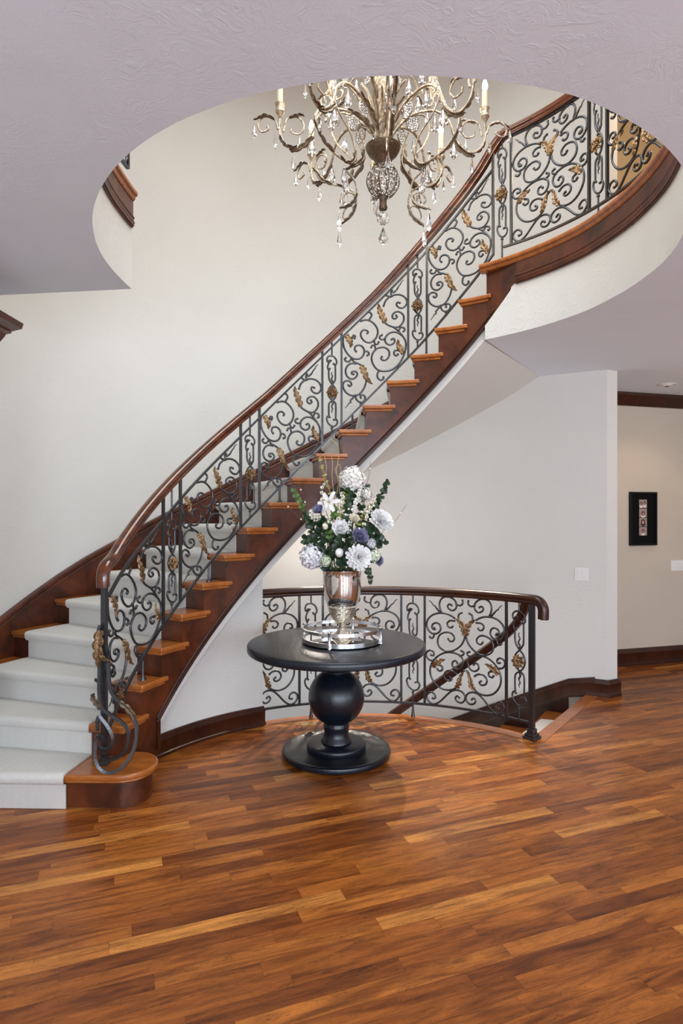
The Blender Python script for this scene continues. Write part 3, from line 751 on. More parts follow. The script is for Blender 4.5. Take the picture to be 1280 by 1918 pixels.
def narrow_panel(parent, R, thc, half, zc, sc, ztop, zbot, name='collar_panel'):
    """half = half width in metres between the bars"""
    f = lambda q: pol(R, thc - math.degrees(q[0] * half / R), zc + q[1] * sc)
    mb = MB()
    for c in NARROW:
        pp = [f(nar_map(*q)) for q in spline(c, 4)]; mb.tube(pp, .0072, 6); mb.ball(pp[0], .0092, 7, 5); mb.ball(pp[-1], .0092, 7, 5)
    for c in NARROW_FL:
        pp = [f(nar_map(*q)) for q in spline(c, 5)]; n = len(pp); mb.tube(pp, .0085, 6, rad=[lerp(1.1, .4, i / (n - 1)) for i in range(n)])
    mb.tube([f((0, .366)), pol(R, thc, ztop)], .0065, 6); mb.tube([f((0, -.328)), pol(R, thc, zbot)], .0065, 6)
    mb.ball(f((0, -.345)), .012, 8, 5, (1, 1, .8))
    o = mb.build(name, M['iron'], parent, ang=70)
    rosette(o, f((0, 0)), .050 * sc ** .5)
    return o
def bar(parent, p0, p1, w, name='baluster'):
    mb = MB(); d = inward(p0); ang = math.atan2(d.y, d.x)
    c = (p0 + p1) / 2; mb.box(c, (w, w, abs(p1.z - p0.z)), ang)
    return mb.build(name, M['iron'], parent, smooth=False)
def bandrail(parent, pts, hw, hh, name):
    mb = MB(); mb.sweep(pts, [-inward(p) for p in pts], [(-hw, -hh), (hw, -hh), (hw, hh), (-hw, hh)])
    return mb.build(name, M['iron'], parent, ang=30)
RAILP = [(-.022, -.034), (.022, -.034), (.027, -.022), (.024, -.012), (.034, -.004), (.037, .008), (.033, .020), (.022, .029), (.008, .033), (-.008, .033), (-.022, .029), (-.033, .020), (-.037, .008), (-.034, -.004), (-.024, -.012), (-.027, -.022)]
def handrail(parent, path, name='handrail', k=1.0, mat='rail'):
    """path of (r, th, z)"""
    pts = [pol(*p) for p in path]
    mb = MB(); mb.sweep(pts, [-inward(p) for p in pts], [(a * k, b * k) for a, b in RAILP])
    return mb.build(name, M[mat], parent, ang=40)

# ------------------------------------------------------------------ stair balustrade
mk = lambda L: [cyl(u, v, RR) for u, v in L]
T_top = mk([(200, 1058), (230, 1005), (300, 915), (400, 818), (500, 735), (600, 643), (700, 549), (800, 438), (900, 312), (928, 262)])
T_low = mk([(206, 1358), (228, 1307), (249, 1261), (276, 1220), (300, 1176), (345, 1119), (396, 1050), (446, 993), (488, 950), (531, 906), (580, 858), (604, 834), (634, 802), (679, 757), (720, 716), (761, 673), (782, 653), (819, 610), (862, 558), (905, 503), (924, 477)])
T_up = mk([(215, 1095), (235, 1060), (306, 976), (338, 935), (451, 818), (486, 783), (604, 668), (640, 632), (765, 508), (800, 470), (915, 326), (924, 316)])
def smooth_tab(T, w=6):
    def f(th):
        return sum(interp(T, th + d) * k for d, k in ((-w, .2), (0, .6), (w, .2)))
    return f
ztop, zlow, zup = smooth_tab(T_top, 5), smooth_tab(T_low, 5), smooth_tab(T_up, 5)
bal = thing('stair_balustrade', pol(RR, 150, .9), 'wrought iron scroll balustrade with mahogany handrail climbing the curved staircase', 'balustrade')
bth = [cyl(b, 700, RR)[0] for b in (306, 338, 451, 486, 604, 640, 765, 800, 924)]
THN = 172.2                                             # newel
aa = [lerp(168.5, bth[-1], i / 50) for i in range(51)]
bandrail(bal, [pol(RR, a, zlow(a)) for a in [lerp(171.6, bth[-1], i / 50) for i in range(51)]], .009, .007, 'lower_rail')
bandrail(bal, [pol(RR, a, zup(a)) for a in [lerp(170.6, bth[-1], i / 50) for i in range(51)]], .009, .007, 'upper_rail')
z0 = ztop(169.5) - .033
path = [(RR, 172.6, z0 - .135), (RR, 172.7, z0 - .10), (RR, 172.6, z0 - .065), (RR, 172.0, z0 - .03), (RR, 171.0, z0 - .008), (RR, 169.8, z0 + .008)]
aa = [lerp(168, bth[-1] + .6, i / 60) for i in range(61)]
path += [(RR, a, ztop(a) - .033) for a in aa]
zt_land = 4.447 - .033
path = path + [(RR, bth[-1] - 1.2, lerp(ztop(bth[-1]) - .033, zt_land, .45)), (RR, bth[-1] - 3.2, zt_land)]
path = [p for p in spline(path, 2)]
handrail(bal, path)
for i, a in enumerate(bth):
    bar(bal, pol(RR, a, zlow(a) - .004), pol(RR, a, ztop(a) - .06), .017)
bar(bal, pol(RR, THN, RIS), pol(RR, THN, ztop(THN) - .05), .03, 'newel_post')
mb = MB(); mb.box(pol(RR, THN, RIS + .012), (.06, .06, .022)); mb.box(pol(RR, THN, RIS + .035), (.045, .045, .03)); mb.build('newel_foot', M['iron'], bal, smooth=False, bevel=.003)
wides = [(THN - .8, bth[0]), (bth[1], bth[2]), (bth[3], bth[4]), (bth[5], bth[6]), (bth[7], bth[8])]
for a0, a1 in wides:
    fn = lambda s, w, a0=a0, a1=a1: (lambda a: pol(RR, a, lerp(zlow(a), zup(a), w)))(lerp(a0, a1, s))
    wide_panel('scroll_panel', bal, slope_map, SLOPE, SLOPE_FL, SLOPE_LF, fn)
for i in range(0, 8, 2):
    ac = (bth[i] + bth[i + 1]) / 2
    half = math.radians(bth[i] - bth[i + 1]) * RR / 2 - .01
    zm = (zlow(ac) + zup(ac)) / 2
    narrow_panel(bal, RR, ac, half, zm - .015, .80, ztop(ac) - .06, zlow(ac))
# feet on the treads
for n, du in ((3, 4.3), (6, 4.3), (9, 4.3), (12, 4.3), (15, 4.3)):
    a = phi(n) - du
    mb = MB(); mb.lathe([(.022, 0), (.021, .008), (.011, .016), (.0085, .03), (.008, zlow(a) - n * RIS)], pol(RR, a, n * RIS), 12)
    mb.build('foot', M['iron'], bal)
# scrolled start of the balustrade in front of the newel
NPL = [((310, 0), (320, 250), (330, 430), (360, 560), (430, 660), (520, 740), (600, 830), (680, 950), (710, 1100), (700, 1250), (660, 1380), (600, 1500), (500, 1610), (400, 1668), (300, 1675), (200, 1615), (142, 1500), (135, 1350), (145, 1220), (178, 1172), (222, 1200), (238, 1262)),
       ((205, -360), (185, -260), (195, 130), (195, 300), (190, 500), (203, 680), (250, 800), (350, 880), (480, 960), (570, 1060), (600, 1180), (570, 1330), (480, 1440), (380, 1490), (280, 1500), (215, 1478)),
       ((165, 1100), (170, 955), (190, 900), (240, 950), (320, 1060), (370, 1180), (360, 1290), (300, 1350), (220, 1350), (180, 1318))]
fp = lambda x, y, D: pd(160 + x / 7.379, 1220 + y / 7.379, D)
mb = MB()
for c, D0, D1 in ((NPL[0], 3.56, 3.385), (NPL[1], 3.54, 3.50), (NPL[2], 3.50, 3.52)):
    pp = spline([(x, y, lerp(D0, D1, min(1, 1.7 * i / (len(c) - 1)))) for i, (x, y) in enumerate(c)], 5)
    mb.tube([fp(*q) for q in pp], .0125, 4, ref=V((0, 1, 0)))
for c in (((150, 380), (140, 400), (165, 420)), ((385, 250), (350, 300), (375, 350), (410, 300), (385, 240)), ((550, 380), (605, 370), (580, 480), (510, 470), (510, 420)), ((440, 460), (430, 520), (400, 570), (385, 720))):
    mb.tube([fp(x, y, 3.58) for x, y in spline(c, 4)], .008, 6)
sp = mb.build('newel_scroll', M['iron'], bal, ang=50)
nfront = lambda p: V((.2, -1, 0)).normalized()
for pts, w in ((((200, -290), (190, -120), (180, 80), (185, 230)), .046), (((200, -60), (230, 40), (290, 110), (380, 165)), .022)):
    m2 = MB(); leaf_mesh(m2, [fp(x, y, 3.50) for x, y in spline(pts, 7)], w, nfront, 6, .009, .02); m2.build('gilded_leaf', M['gold'], sp, ang=50)
m2 = MB(); leaf_mesh(m2, [fp(x, y, 3.47) for x, y in spline(((480, 700), (600, 790), (690, 930), (735, 1110)), 7)], .030, nfront, 6, .009, .012); m2.build('gilded_leaf', M['chleaf'], sp, ang=50)
m2 = MB(); leaf_mesh(m2, [fp(x, y, 3.52) for x, y in spline(((210, 800), (150, 700), (100, 620), (130, 570)), 6)], .030, nfront, 4, .009, .012); m2.build('gilded_leaf', M['chleaf'], sp, ang=50)
m2 = MB(); leaf_mesh(m2, [fp(x, y, 3.60) for x, y in spline(((420, 660), (470, 610), (500, 570), (520, 545)), 5)], .04, nfront, 3, .01, .012); m2.build('gilded_leaf', M['gold'], sp, ang=50)

# ------------------------------------------------------------------ balcony railing
ZL, ZU = 3.585, 4.375
def balcony(label, bars, ends, a_rail, first_narrow=True, RR=RR):
    root = thing('balcony_railing', pol(RR, (bars[0] + bars[-1]) / 2, ZF), label, 'railing', 'railings of the upper balcony')
    aa = [lerp(a_rail[0], a_rail[1], i / 40) for i in range(41)]
    bandrail(root, [pol(RR, a, ZL) for a in aa], .009, .007, 'lower_rail')
    bandrail(root, [pol(RR, a, ZU) for a in aa], .011, .006, 'upper_rail')
    handrail(root, [(RR, a, zt_land) for a in aa])
    for i, a in enumerate(bars): bar(root, pol(RR, a, ZL), pol(RR, a, ZU), .017)
    nar = first_narrow
    for a0, a1 in zip(bars, bars[1:]):
        if nar:
            ac = (a0 + a1) / 2; half = math.radians(abs(a0 - a1)) * RR / 2 - .01
            narrow_panel(root, RR, ac, half, (ZL + ZU) / 2 - .01, .94, ZU, ZF)
        else:
            fn = lambda s, w, a0=a0, a1=a1: pol(RR, lerp(a0, a1, s), lerp(ZL, ZU, w))
            wide_panel('scroll_panel', root, lev_map, LEVEL, LEVEL_FL, LEVEL_LF, fn, mirror=True)
        nar = not nar
    return root
cb = lambda u: cyl(u, 300, RR)[0]
balcony('iron scroll railing of the upper balcony at the head of the stairs', [bth[-1] - .01, cb(958), cb(1104), cb(1138), cb(1138) - 23, cb(1138) - 28.6, cb(1138) - 51.6], None, (bth[-1] - 3.0, -36))
balcony('short iron railing glimpsed at the left end of the balcony opening', [-186.0, -161, -155], None, (-186.0, -150), False, 1.395)

# ------------------------------------------------------------------ guard round the lower stair
grd = thing('stairwell_guard', pol(RG, 43.2, 0), 'curved iron scroll guard rail with dark wooden top behind the round table', 'railing')
gth = [cyl(u, 1200, RG)[0] for u in (561, 605, 752, 796, 949)]
GP = 43.2; GL, GU = .112, .985
aa = [lerp(119.0, GP, i / 40) for i in range(41)]
bandrail(grd, [pol(RG, a, GL) for a in aa], .009, .008, 'lower_rail')
hp = [(RG, a, 1.010) for a in [lerp(119.0, GP - .6, i / 40) for i in range(41)]] + [(RG, GP - .7 - 2.6 * math.sin(math.radians(t)), 1.010 - .075 * (1 - math.cos(math.radians(t)))) for t in range(10, 91, 10)] + [(RG, GP - 3.3, .905), (RG, GP - 3.25, .875)]
handrail(grd, spline(hp, 2), k=1.0, mat='mahog')
for a in gth: bar(grd, pol(RG, a, GL - .006), pol(RG, a, GU), .018)
bar(grd, pol(RG, GP, 0.004), pol(RG, GP, GU + .005), .036, 'newel_post')
mb = MB(); mb.box(pol(RG, GP, .012), (.098, .098, .024), math.radians(GP)); mb.box(pol(RG, GP, .033), (.078, .078, .02), math.radians(GP)); mb.box(pol(RG, GP, .058), (.055, .055, .034), math.radians(GP))
mb.build('newel_foot', M['iron'], grd, smooth=False, bevel=.004)
gw = [(gth[0] + 22.05, gth[0]), (gth[1], gth[2]), (gth[3], gth[4])]
for i, (a0, a1) in enumerate(gw):
    fn = lambda s, w, a0=a0, a1=a1: pol(RG, lerp(a0, a1, s), lerp(GL, GU, w))
    if i == 0:
        # only the right half shows clear of the spandrel wall
        wide_panel('scroll_panel', grd, lev_map, LEVEL, LEVEL_FL, LEVEL_LF, fn)
    else: wide_panel('scroll_panel', grd, lev_map, LEVEL, LEVEL_FL, LEVEL_LF, fn, mirror=True)
for a0, a1 in ((gth[0], gth[1]), (gth[2], gth[3]), (gth[4], GP)):
    ac = (a0 + a1) / 2; narrow_panel(grd, RG, ac, math.radians(a0 - a1) * RG / 2 - .014, .545, 1.0, GU, GL)
for a in ((gth[0] + gth[1]) / 2, (gth[2] + gth[3]) / 2):
    mb = MB(); mb.lathe([(.017, 0), (.016, .006), (.009, .05), (.007, GL)], pol(RG, a, .004), 12); mb.build('foot', M['iron'], grd)
# rail that swings down to the lower flight
dn = [(985, 1126, 1.70), (981, 1142, 1.71), (970, 1164, 1.72), (948, 1188, 1.74), (910, 1217, 1.75), (870, 1245, 1.75), (810, 1286, 1.75), (755, 1324, 1.75), (690, 1372, 1.75)]
path = []
for u, v, R in dn:
    a, z = cyl(u, v, R); path.append((R, a, z))
handrail(grd, spline(path, 4), 'descending_handrail', .95, 'mahog')

# lower flight
low = thing('lower_staircase', pol(2.3, 55, -.2), 'lower stair flight going down behind the iron guard', 'staircase')
for n in range(1, 8):
    a0 = 47.5 + (n - 1) * 8.2; a1 = a0 + 8.2
    if n == 1:
        c0 = pol(E_IN + .03, thA + .5); P = [c0, V((2.22, 5.55, 0)), SOFW.lerp(CA, .15) - nn * .03, pol(2.88, 54), pol(1.72, 52)]
        P = [(p.x, p.y) for p in P]
        zt = -RIS
        m2 = MB(); m2.prism(P, zt - .03, zt); m2.build('tread', M['tread'], low, smooth=False)
    else:
        zt = -n * RIS; a0 = 53 + (n - 2) * 8.2; a1 = a0 + 9
        P = [pol(1.72, a0 - 1), pol(2.88, a0 - 1), pol(2.88, a0 + 4), pol(2.88, a1), pol(1.72, a1)]
        m2 = MB(); m2.prism([(p.x, p.y) for p in P], zt - .03, zt); m2.build('tread', M['tread'], low, smooth=False)
        m2 = MB(); m2.prism([(p.x, p.y) for p in (pol(1.72, a0), pol(2.88, a0), pol(2.88, a0 + .5), pol(1.72, a0 + .5))], zt, zt + RIS - .03); m2.build('riser', M['panel'], low, smooth=False)
mb = MB()
P = [pol(1.85, 46.8), V((2.05, 5.36, 0)), pol(2.62, 53), pol(1.86, 53)]
mb.prism([(p.x, p.y) for p in P], -RIS, -RIS + .012)
for n in range(2, 8):
    a0 = 53 + (n - 2) * 8.2; zt = -n * RIS
    mb.prism([(p.x, p.y) for p in (pol(1.86, a0), pol(2.70, a0), pol(2.70, a0 + 8.2), pol(1.86, a0 + 8.2))], zt, zt + .012)
o = mb.build('lower_stair_runner', simple('ivory_wool', (.72, .69, .64), .95), smooth=False)
tag(o, 'ivory carpet runner on the flight down beside the right wall', 'carpet')

# ------------------------------------------------------------------ round table
TX, TY = -.035, 4.2
tb = thing('pedestal_table', (TX, TY, 0), 'round black wooden pedestal table in front of the iron guard', 'table')
mb = MB(); mb.lathe([(.02, .705), (.575, .705), (.592, .708), (.60, .716), (.602, .735), (.600, .752), (.594, .759), (.585, .7615), (.02, .7615)], (TX, TY, 0), 96); mb.build('tabletop', M['black'], tb)
mb = MB(); mb.lathe([(.02, .085), (.101, .085), (.105, .092), (.102, .104), (.090, .122), (.083, .145), (.083, .168), (.088, .190), (.0885, .200), (.085, .2065)] + [(.190 * math.sqrt(1 - ((z - .39) / .19) ** 2), z) for z in [.2195 + (.5605 - .2195) * i / 22 for i in range(23)]] + [(.081, .568), (.088, .576), (.095, .590), (.096, .706), (.02, .706)], (TX, TY, 0), 64); mb.build('turned_column', M['black'], tb)
mb = MB(); mb.lathe([(.02, .008), (.355, .008), (.365, .014), (.368, .028), (.364, .042), (.355, .047), (.338, .047), (.334, .044), (.20, .044), (.02, .044)], (TX, TY, 0), 80); mb.build('base_disc', M['black'], tb)
mb = MB(); mb.lathe([(.02, .042), (.195, .042), (.199, .05), (.199, .072), (.194, .082), (.186, .086), (.02, .086)], (TX, TY, 0), 64); mb.build('base_step', M['black'], tb)
for a in (30, 150, 270):
    mb = MB(); mb.lathe([(.02, 0), (.022, .002), (.02, .01)], (TX + .3 * math.cos(math.radians(a)), TY + .3 * math.sin(math.radians(a)), 0), 12); mb.build('glide', M['darkm'], tb)

# tray
ZTB = .7615
TRX, TRY = .002, 4.2
tr = thing('mirrored_tray', (TRX, TRY, ZTB), 'round silver gallery tray with mirror base on the black table', 'tray')
def ringband(z0, z1, r, t, n=72):
    mb = MB(); rings = []
    for j in range(n):
        a = 2 * PI * j / n; d = V((math.cos(a), math.sin(a), 0)); c = V((TRX, TRY, 0))
        rings.append([c + d * r + V((0, 0, z0)), c + d * (r + t) + V((0, 0, z0)), c + d * (r + t) + V((0, 0, z1)), c + d * r + V((0, 0, z1))])
    return mb.ring_skin(rings, False, True)
ringband(.842, .864, .262, .005).build('top_ring', M['chrome'], tr, ang=30)
ringband(.770, .799, .262, .006).build('bottom_ring', M['chrome'], tr, ang=30)
mb = MB(); mb.lathe([(.02, .772), (.262, .772), (.262, .790), (.02, .790)], (TRX, TRY, 0), 64); o = mb.build('mirror_base', [M['darkm'], M['mirror']], tr)
for p in o.data.polygons:
    if abs(p.normal.z) > .9 and p.center.z > .785: p.material_index = 1
for a in (-107, -17, 73, 163):
    c = V((TRX + .272 * math.cos(math.radians(a)), TRY + .272 * math.sin(math.radians(a)), 0))
    mb = MB(); mb.lathe([(.009, ZTB), (.012, ZTB + .003), (.012, ZTB + .012), (.009, ZTB + .016), (.009, .862), (.011, .866), (.011, .872), (.006, .876)], c, 14); mb.build('post', M['chrome'], tr)

# vase
VX, VY, VZ = .004, 4.2, .790
vs_ = thing('urn_vase', (VX, VY, VZ), 'tall silver mercury glass urn vase standing on the mirrored tray', 'vase')
mb = MB(); mb.lathe([(.094, 1.0), (.104, 1.018), (.118, 1.055), (.1255, 1.10), (.129, 1.15), (.130, 1.20), (.131, 1.232), (.135, 1.240), (.136, 1.248), (.131, 1.253), (.126, 1.250), (.124, 1.20), (.122, 1.12), (.10, 1.03), (.06, .98)], (VX, VY, 0), 64, cap=False); mb.build('bowl', M['mercury'], vs_)
mb = MB(); mb.lathe([(.025, .868), (.026, .880), (.040, .893), (.060, .912), (.078, .938), (.090, .968), (.0945, .998), (.097, 1.003), (.095, 1.009), (.06, 1.0)], (VX, VY, 0), 64, cap=False); mb.build('pressed_cup', M['etched'], vs_)
mb = MB(); mb.lathe([(.02, VZ), (.070, VZ), (.073, VZ + .006), (.066, VZ + .014), (.056, VZ + .024), (.040, VZ + .040), (.029, VZ + .056), (.026, VZ + .066), (.031, VZ + .072), (.026, VZ + .079), (.02, VZ + .082)], (VX, VY, 0), 48); mb.build('foot', M['etched'], vs_)
# beaded row round the shoulder of the pressed cup
mb = MB()
for j in range(48):
    a = 2 * PI * j / 48; mb.ball((VX + .098 * math.cos(a), VY + .098 * math.sin(a), 1.005), .0048, 6, 4)
o = mb.build('bead_row', M['etched'], vs_)
# little script band near the rim, raised strokes
mb = MB(); pts = []
for i in range(120):
    t = i / 119; a = math.radians(lerp(-115, -45, t)); zz = 1.222 + .006 * math.sin(t * 46) + .002 * math.sin(t * 13)
    pts.append(V((VX + .1318 * math.cos(a + .012 * math.cos(t * 46)), VY + .1318 * math.sin(a + .012 * math.cos(t * 46)), zz)))
mb.tube(pts, .0011, 5); mb.build('engraved_band', M['etched'], vs_)

# ------------------------------------------------------------------ flowers (each stem is a thing)
def fpx(x, y, D): return pd(520 + x / 4.796, 820 + y / 4.796, D)
MOUTH = V((VX, VY, 1.235))
def petal(mb, base, d, up, L, W, curl=.3, cup=.2, n=4, mi=0, tip=.5):
    d = d.normalized(); s = d.cross(up).normalized(); nrm = s.cross(d).normalized()
    rows = []
    for i in range(n + 1):
        t = i / n
        w = W * (math.sin(PI * (.12 + (.80 - .15 * tip) * t)) ** .8) * .5
        c = base + d * L * t * (1 - .15 * abs(curl) * t) + nrm * L * curl * t * t
        rows.append([c - s * w + nrm * cup * w, c, c + s * w + nrm * cup * w])
    mb.grid(rows, mi)
def frame(ax):
    ax = V(ax).normalized(); u = ax.orthogonal().normalized(); return ax, u, ax.cross(u)
def axis_of(c):
    d = c - V((VX, VY + .02, 1.30)); d = d.normalized() + V((0, -.75, .1)); return d.normalized()
def stem_of(root, c, ax, r=.0035, mat='stem'):
    tgt = V((VX + random.uniform(-.05, .05), VY + random.uniform(-.05, .05), 1.05))
    a = V((VX, VY, 1.25)) + (V((c.x, c.y, 0)) - V((VX, VY, 0))).normalized() * .07
    mid = c - ax * .05
    mb = MB(); pp = spline([tuple(tgt), tuple(V((a.x, a.y, 1.25))), tuple(mid.lerp(V((a.x, a.y, 1.25)), .5) - V((0, 0, .01))), tuple(mid), tuple(c - ax * .004)], 4)
    mb.tube(pp, r, 6); return mb.build('stem', M[mat], root)
def leaf_blade(mb, base, d, up, L, W, curl=-.2):
    petal(mb, base, d, up, L, W, curl, .35, 6, 0, 1.0)
def flower(kind, x, y, r, D, label, mat, name, leaves=2, mat2=None, ax=None):
    c = fpx(x, y, D); R = r / 4.796 * D / F
    ax = V(ax).normalized() if ax else axis_of(c)
    ax, u, w = frame(ax)
    root = thing(name, tuple(c), label, 'flower', 'flowers in the silver vase')
    mb = MB(); m2 = MB()
    rng = random.Random(int(x * 7 + y))
    if kind == 'dahlia':
        for k, (cnt, el, L, wd) in enumerate(((16, 4, 1.0, .36), (16, 16, .98, .36), (15, 30, .9, .34), (13, 46, .78, .32), (10, 62, .6, .28), (7, 76, .46, .22))):
            for i in range(cnt):
                a = 2 * PI * (i + .5 * (k % 2)) / cnt + rng.uniform(-.08, .08); e = math.radians(el + rng.uniform(-5, 5))
                d = (u * math.cos(a) + w * math.sin(a)) * math.cos(e) + ax * math.sin(e)
                petal(mb, c + ax * R * (.02 + .05 * k), d, ax, R * L * rng.uniform(.92, 1.05), R * wd, .12, .5)
    elif kind == 'hydrangea':
        nf = 130 if R > .06 else 60
        qs = .2 if R > .06 else .27
        for i in range(nf):
            zz = 1 - 1.75 * (i + .5) / nf; rr = math.sqrt(max(0, 1 - zz * zz)); a = i * 2.39996
            d = (u * math.cos(a) + w * math.sin(a)) * rr + ax * zz
            p = c + d * R * rng.uniform(.76, 1.0)
            f0, f1, f2 = frame(d + V((rng.uniform(-.3, .3), rng.uniform(-.3, .3), rng.uniform(-.3, .3))))
            a0 = rng.uniform(0, PI)
            for q in range(4):
                b = a0 + q * PI / 2
                petal(mb, p, f1 * math.cos(b) + f2 * math.sin(b) + f0 * .25, f0, R * qs, R * qs, .1, .2, 2, (1 if (mat2 and rng.random() < .3) else 0), .2)
        mb.ball(c, R * .62, 10, 6)
    elif kind == 'rose':
        for k, (cnt, el, L, wd, off) in enumerate(((6, 12, 1.0, .95, 0), (6, 30, .92, .9, .04), (6, 48, .82, .8, .08), (5, 62, .7, .68, .1), (5, 74, .58, .5, .12), (4, 83, .48, .36, .14))):
            for i in range(cnt):
                a = 2 * PI * (i + .37 * k) / cnt + rng.uniform(-.12, .12); e = math.radians(el)
                d = (u * math.cos(a) + w * math.sin(a)) * math.cos(e) + ax * math.sin(e)
                petal(mb, c - ax * R * .25 + d * R * .1, d, ax, R * L * 1.05, R * wd * 1.15, .42, .75, 5, 0, 0)
    elif kind == 'lily':
        for i in range(6):
            a = 2 * PI * i / 6 + .3; d = (u * math.cos(a) + w * math.sin(a)) * .92 + ax * .5
            petal(mb, c, d, ax, R * 1.15, R * .42, -.32, .35, 6, 0, 1)
        for i in range(5):
            a = 2 * PI * i / 5; m2.tube([c, c + ax * R * .5 + (u * math.cos(a) + w * math.sin(a)) * R * .2], .0016, 5)
    elif kind == 'bud':
        mb.ball(c, R, 10, 7, (1, 1, 1.1))
        for i in range(6):
            a = 2 * PI * i / 6; d = (u * math.cos(a) + w * math.sin(a)) * .8 + ax * .6
            petal(mb, c - ax * R * .8, d, ax, R * 1.9, R * 1.2, .55, .6, 4)
    mats = [M[mat]] + ([M[mat2]] if mat2 else [])
    mb.build('petals', mats if len(mats) > 1 else mats[0], root, ang=80)
    if m2.f: m2.build('stamens', M['olive'], root)
    stem_of(root, c, ax)
    if leaves:
        ml = MB()
        for i in range(leaves):
            a = rng.uniform(0, 2 * PI); d = (u * math.cos(a) + w * math.sin(a)) - ax * .25
            leaf_blade(ml, c - ax * (R * .5 + .02), d, ax, R * rng.uniform(1.3, 1.7), R * .7)
        ml.build('leaves', M['leaf'], root, ang=80)
    return root
flower('hydrangea', 672, 372, 118, 4.20, 'cream white hydrangea head at the very top of the bouquet', 'petal', 'hydrangea', 2, 'cream')
flower('dahlia', 920, 762, 124, 4.12, 'large white ruffled bloom at the right of the bouquet', 'petal', 'dahlia', 3)
flower('dahlia', 722, 1078, 126, 4.03, 'big open white dahlia hanging over the vase rim', 'petal', 'dahlia', 2)
flower('hydrangea', 312, 1066, 112, 4.10, 'lilac white hydrangea drooping at the lower left of the bouquet', 'lilac', 'hydrangea', 3, 'petal')
flower('rose', 566, 822, 80, 4.03, 'pale greenish white garden rose in the middle of the bouquet', 'petal', 'rose', 2)
flower('rose', 735, 893, 84, 4.05, 'dusty purple rose above the big white dahlia', 'purple', 'rose', 2)
flower('rose', 378, 655, 62, 4.10, 'small dusty purple rose beside the white lily', 'purple', 'rose', 1)
flower('hydrangea', 330, 690, 62, 4.14, 'small cream hydrangea tucked behind the upper purple rose', 'cream', 'hydrangea', 1)
flower('lily', 468, 585, 96, 4.10, 'white star-shaped lily at the upper left of the bouquet', 'petal', 'lily', 1, ax=(-.35, -.9, .35))
flower('bud', 556, 1032, 38, 4.02, 'round white bud just above the vase rim', 'petal', 'flower_bud', 1)
flower('hydrangea', 432, 1108, 50, 4.06, 'small pale green snowball flower at the left of the vase rim', 'pgreen', 'snowball_flower', 1)
flower('hydrangea', 872, 1058, 54, 4.08, 'pale green and white snowball flower right of the big dahlia', 'pgreen', 'snowball_flower', 1, 'petal')
flower('dahlia', 905, 1105, 52, 4.14, 'small violet blue bloom at the lower right edge of the bouquet', 'purple', 'dahlia', 1)
flower('hydrangea', 845, 950, 44, 4.08, 'small pale blue-white flower cluster under the right white bloom', 'lilac', 'hydrangea', 1)
flower('hydrangea', 800, 512, 58, 4.20, 'loose cream blossom cluster right below the top hydrangea', 'cream', 'blossom_cluster', 1, 'petal')
flower('bud', 430, 798, 26, 4.04, 'closed cream tulip-like bud left of the middle rose', 'cream', 'flower_bud', 0)
flower('rose', 690, 735, 52, 4.06, 'small ivory flower above the lower purple rose', 'cream', 'rose', 1)

def sprig(name, label, pts, mat, D, lsz, n, pair=True, thin=.002, berries=0, tm='stem', lw=.6, cat='sprig', Dend=None):
    De = Dend or D
    k = len(pts)
    sp = spline([tuple(fpx(x, y, lerp(D, De, i / (k - 1)))) for i, (x, y) in enumerate(pts)], 6)
    P = [V(p) for p in sp]
    root = thing(name, tuple(P[-1]), label, cat, 'greenery and twigs in the silver vase')
    mb = MB(); start = V((VX + random.uniform(-.06, .06), VY + random.uniform(-.06, .06), 1.10))
    mb.tube([start, V((lerp(VX, P[0].x, .5), lerp(VY, P[0].y, .5), max(1.24, lerp(1.24, P[0].z, .4))))] + P, thin, 5); mb.build('stem', M[tm], root)
    rng = random.Random(len(label) * 13 + int(pts[0][0]))
    if n:
        ml = MB()
        for i in range(n):
            t = i / max(n - 1, 1) * .98 + .02
            p = P[min(int(t * (len(P) - 1)), len(P) - 1)]
            T = (P[min(int(t * (len(P) - 1)) + 1, len(P) - 1)] - P[max(int(t * (len(P) - 1)) - 1, 0)]).normalized()
            a, u, w = frame(T)
            for s in ((0, PI) if pair else (0,)):
                g = i * 1.9 + s
                d = (u * math.cos(g) + w * math.sin(g)) + T * .55
                leaf_blade(ml, p, d, V((rng.uniform(-.7, .7), -1, rng.uniform(-.2, .9))), lsz * rng.uniform(.8, 1.2) * (1 - .3 * t), lsz * lw * 1.15)
        ml.build('leaves', M[mat], root, ang=80)
    if berries:
        mr = MB()
        for i in range(berries):
            p = P[int((i + 1) / (berries + .3) * (len(P) - 1))]; mr.ball(p, .0062, 8, 6)
        mr.build('berries', M['cream'], root)
    return root
sprig('eucalyptus_sprig', 'leafy green sprig reaching out at the upper left of the bouquet', [(330, 900), (290, 760), (235, 640), (185, 550), (148, 475)], 'leaf2', 4.15, .036, 16)
sprig('eucalyptus_sprig', 'round-leaved green sprig rising at the upper right of the bouquet', [(820, 720), (880, 620), (920, 540), (960, 460), (985, 395)], 'leaf', 4.15, .034, 13, lw=.75)
sprig('foliage_stem', 'dark green foliage stem on the left side of the bouquet', [(470, 1090), (400, 960), (340, 860), (300, 770), (250, 690)], 'leaf', 4.12, .052, 13)
sprig('foliage_stem', 'short dark leaves spreading over the left of the vase rim', [(480, 1120), (430, 1040), (360, 960), (280, 910), (250, 920)], 'leaf', 4.08, .058, 8)
sprig('foliage_stem', 'broad dark green leaves below the middle rose', [(600, 1150), (590, 1050), (560, 980), (520, 930)], 'leaf', 4.07, .066, 8)
sprig('foliage_stem', 'broad dark leaf branch pointing right under the large white bloom', [(700, 1100), (780, 950), (860, 900), (960, 930)], 'leaf', 4.10, .06, 9)
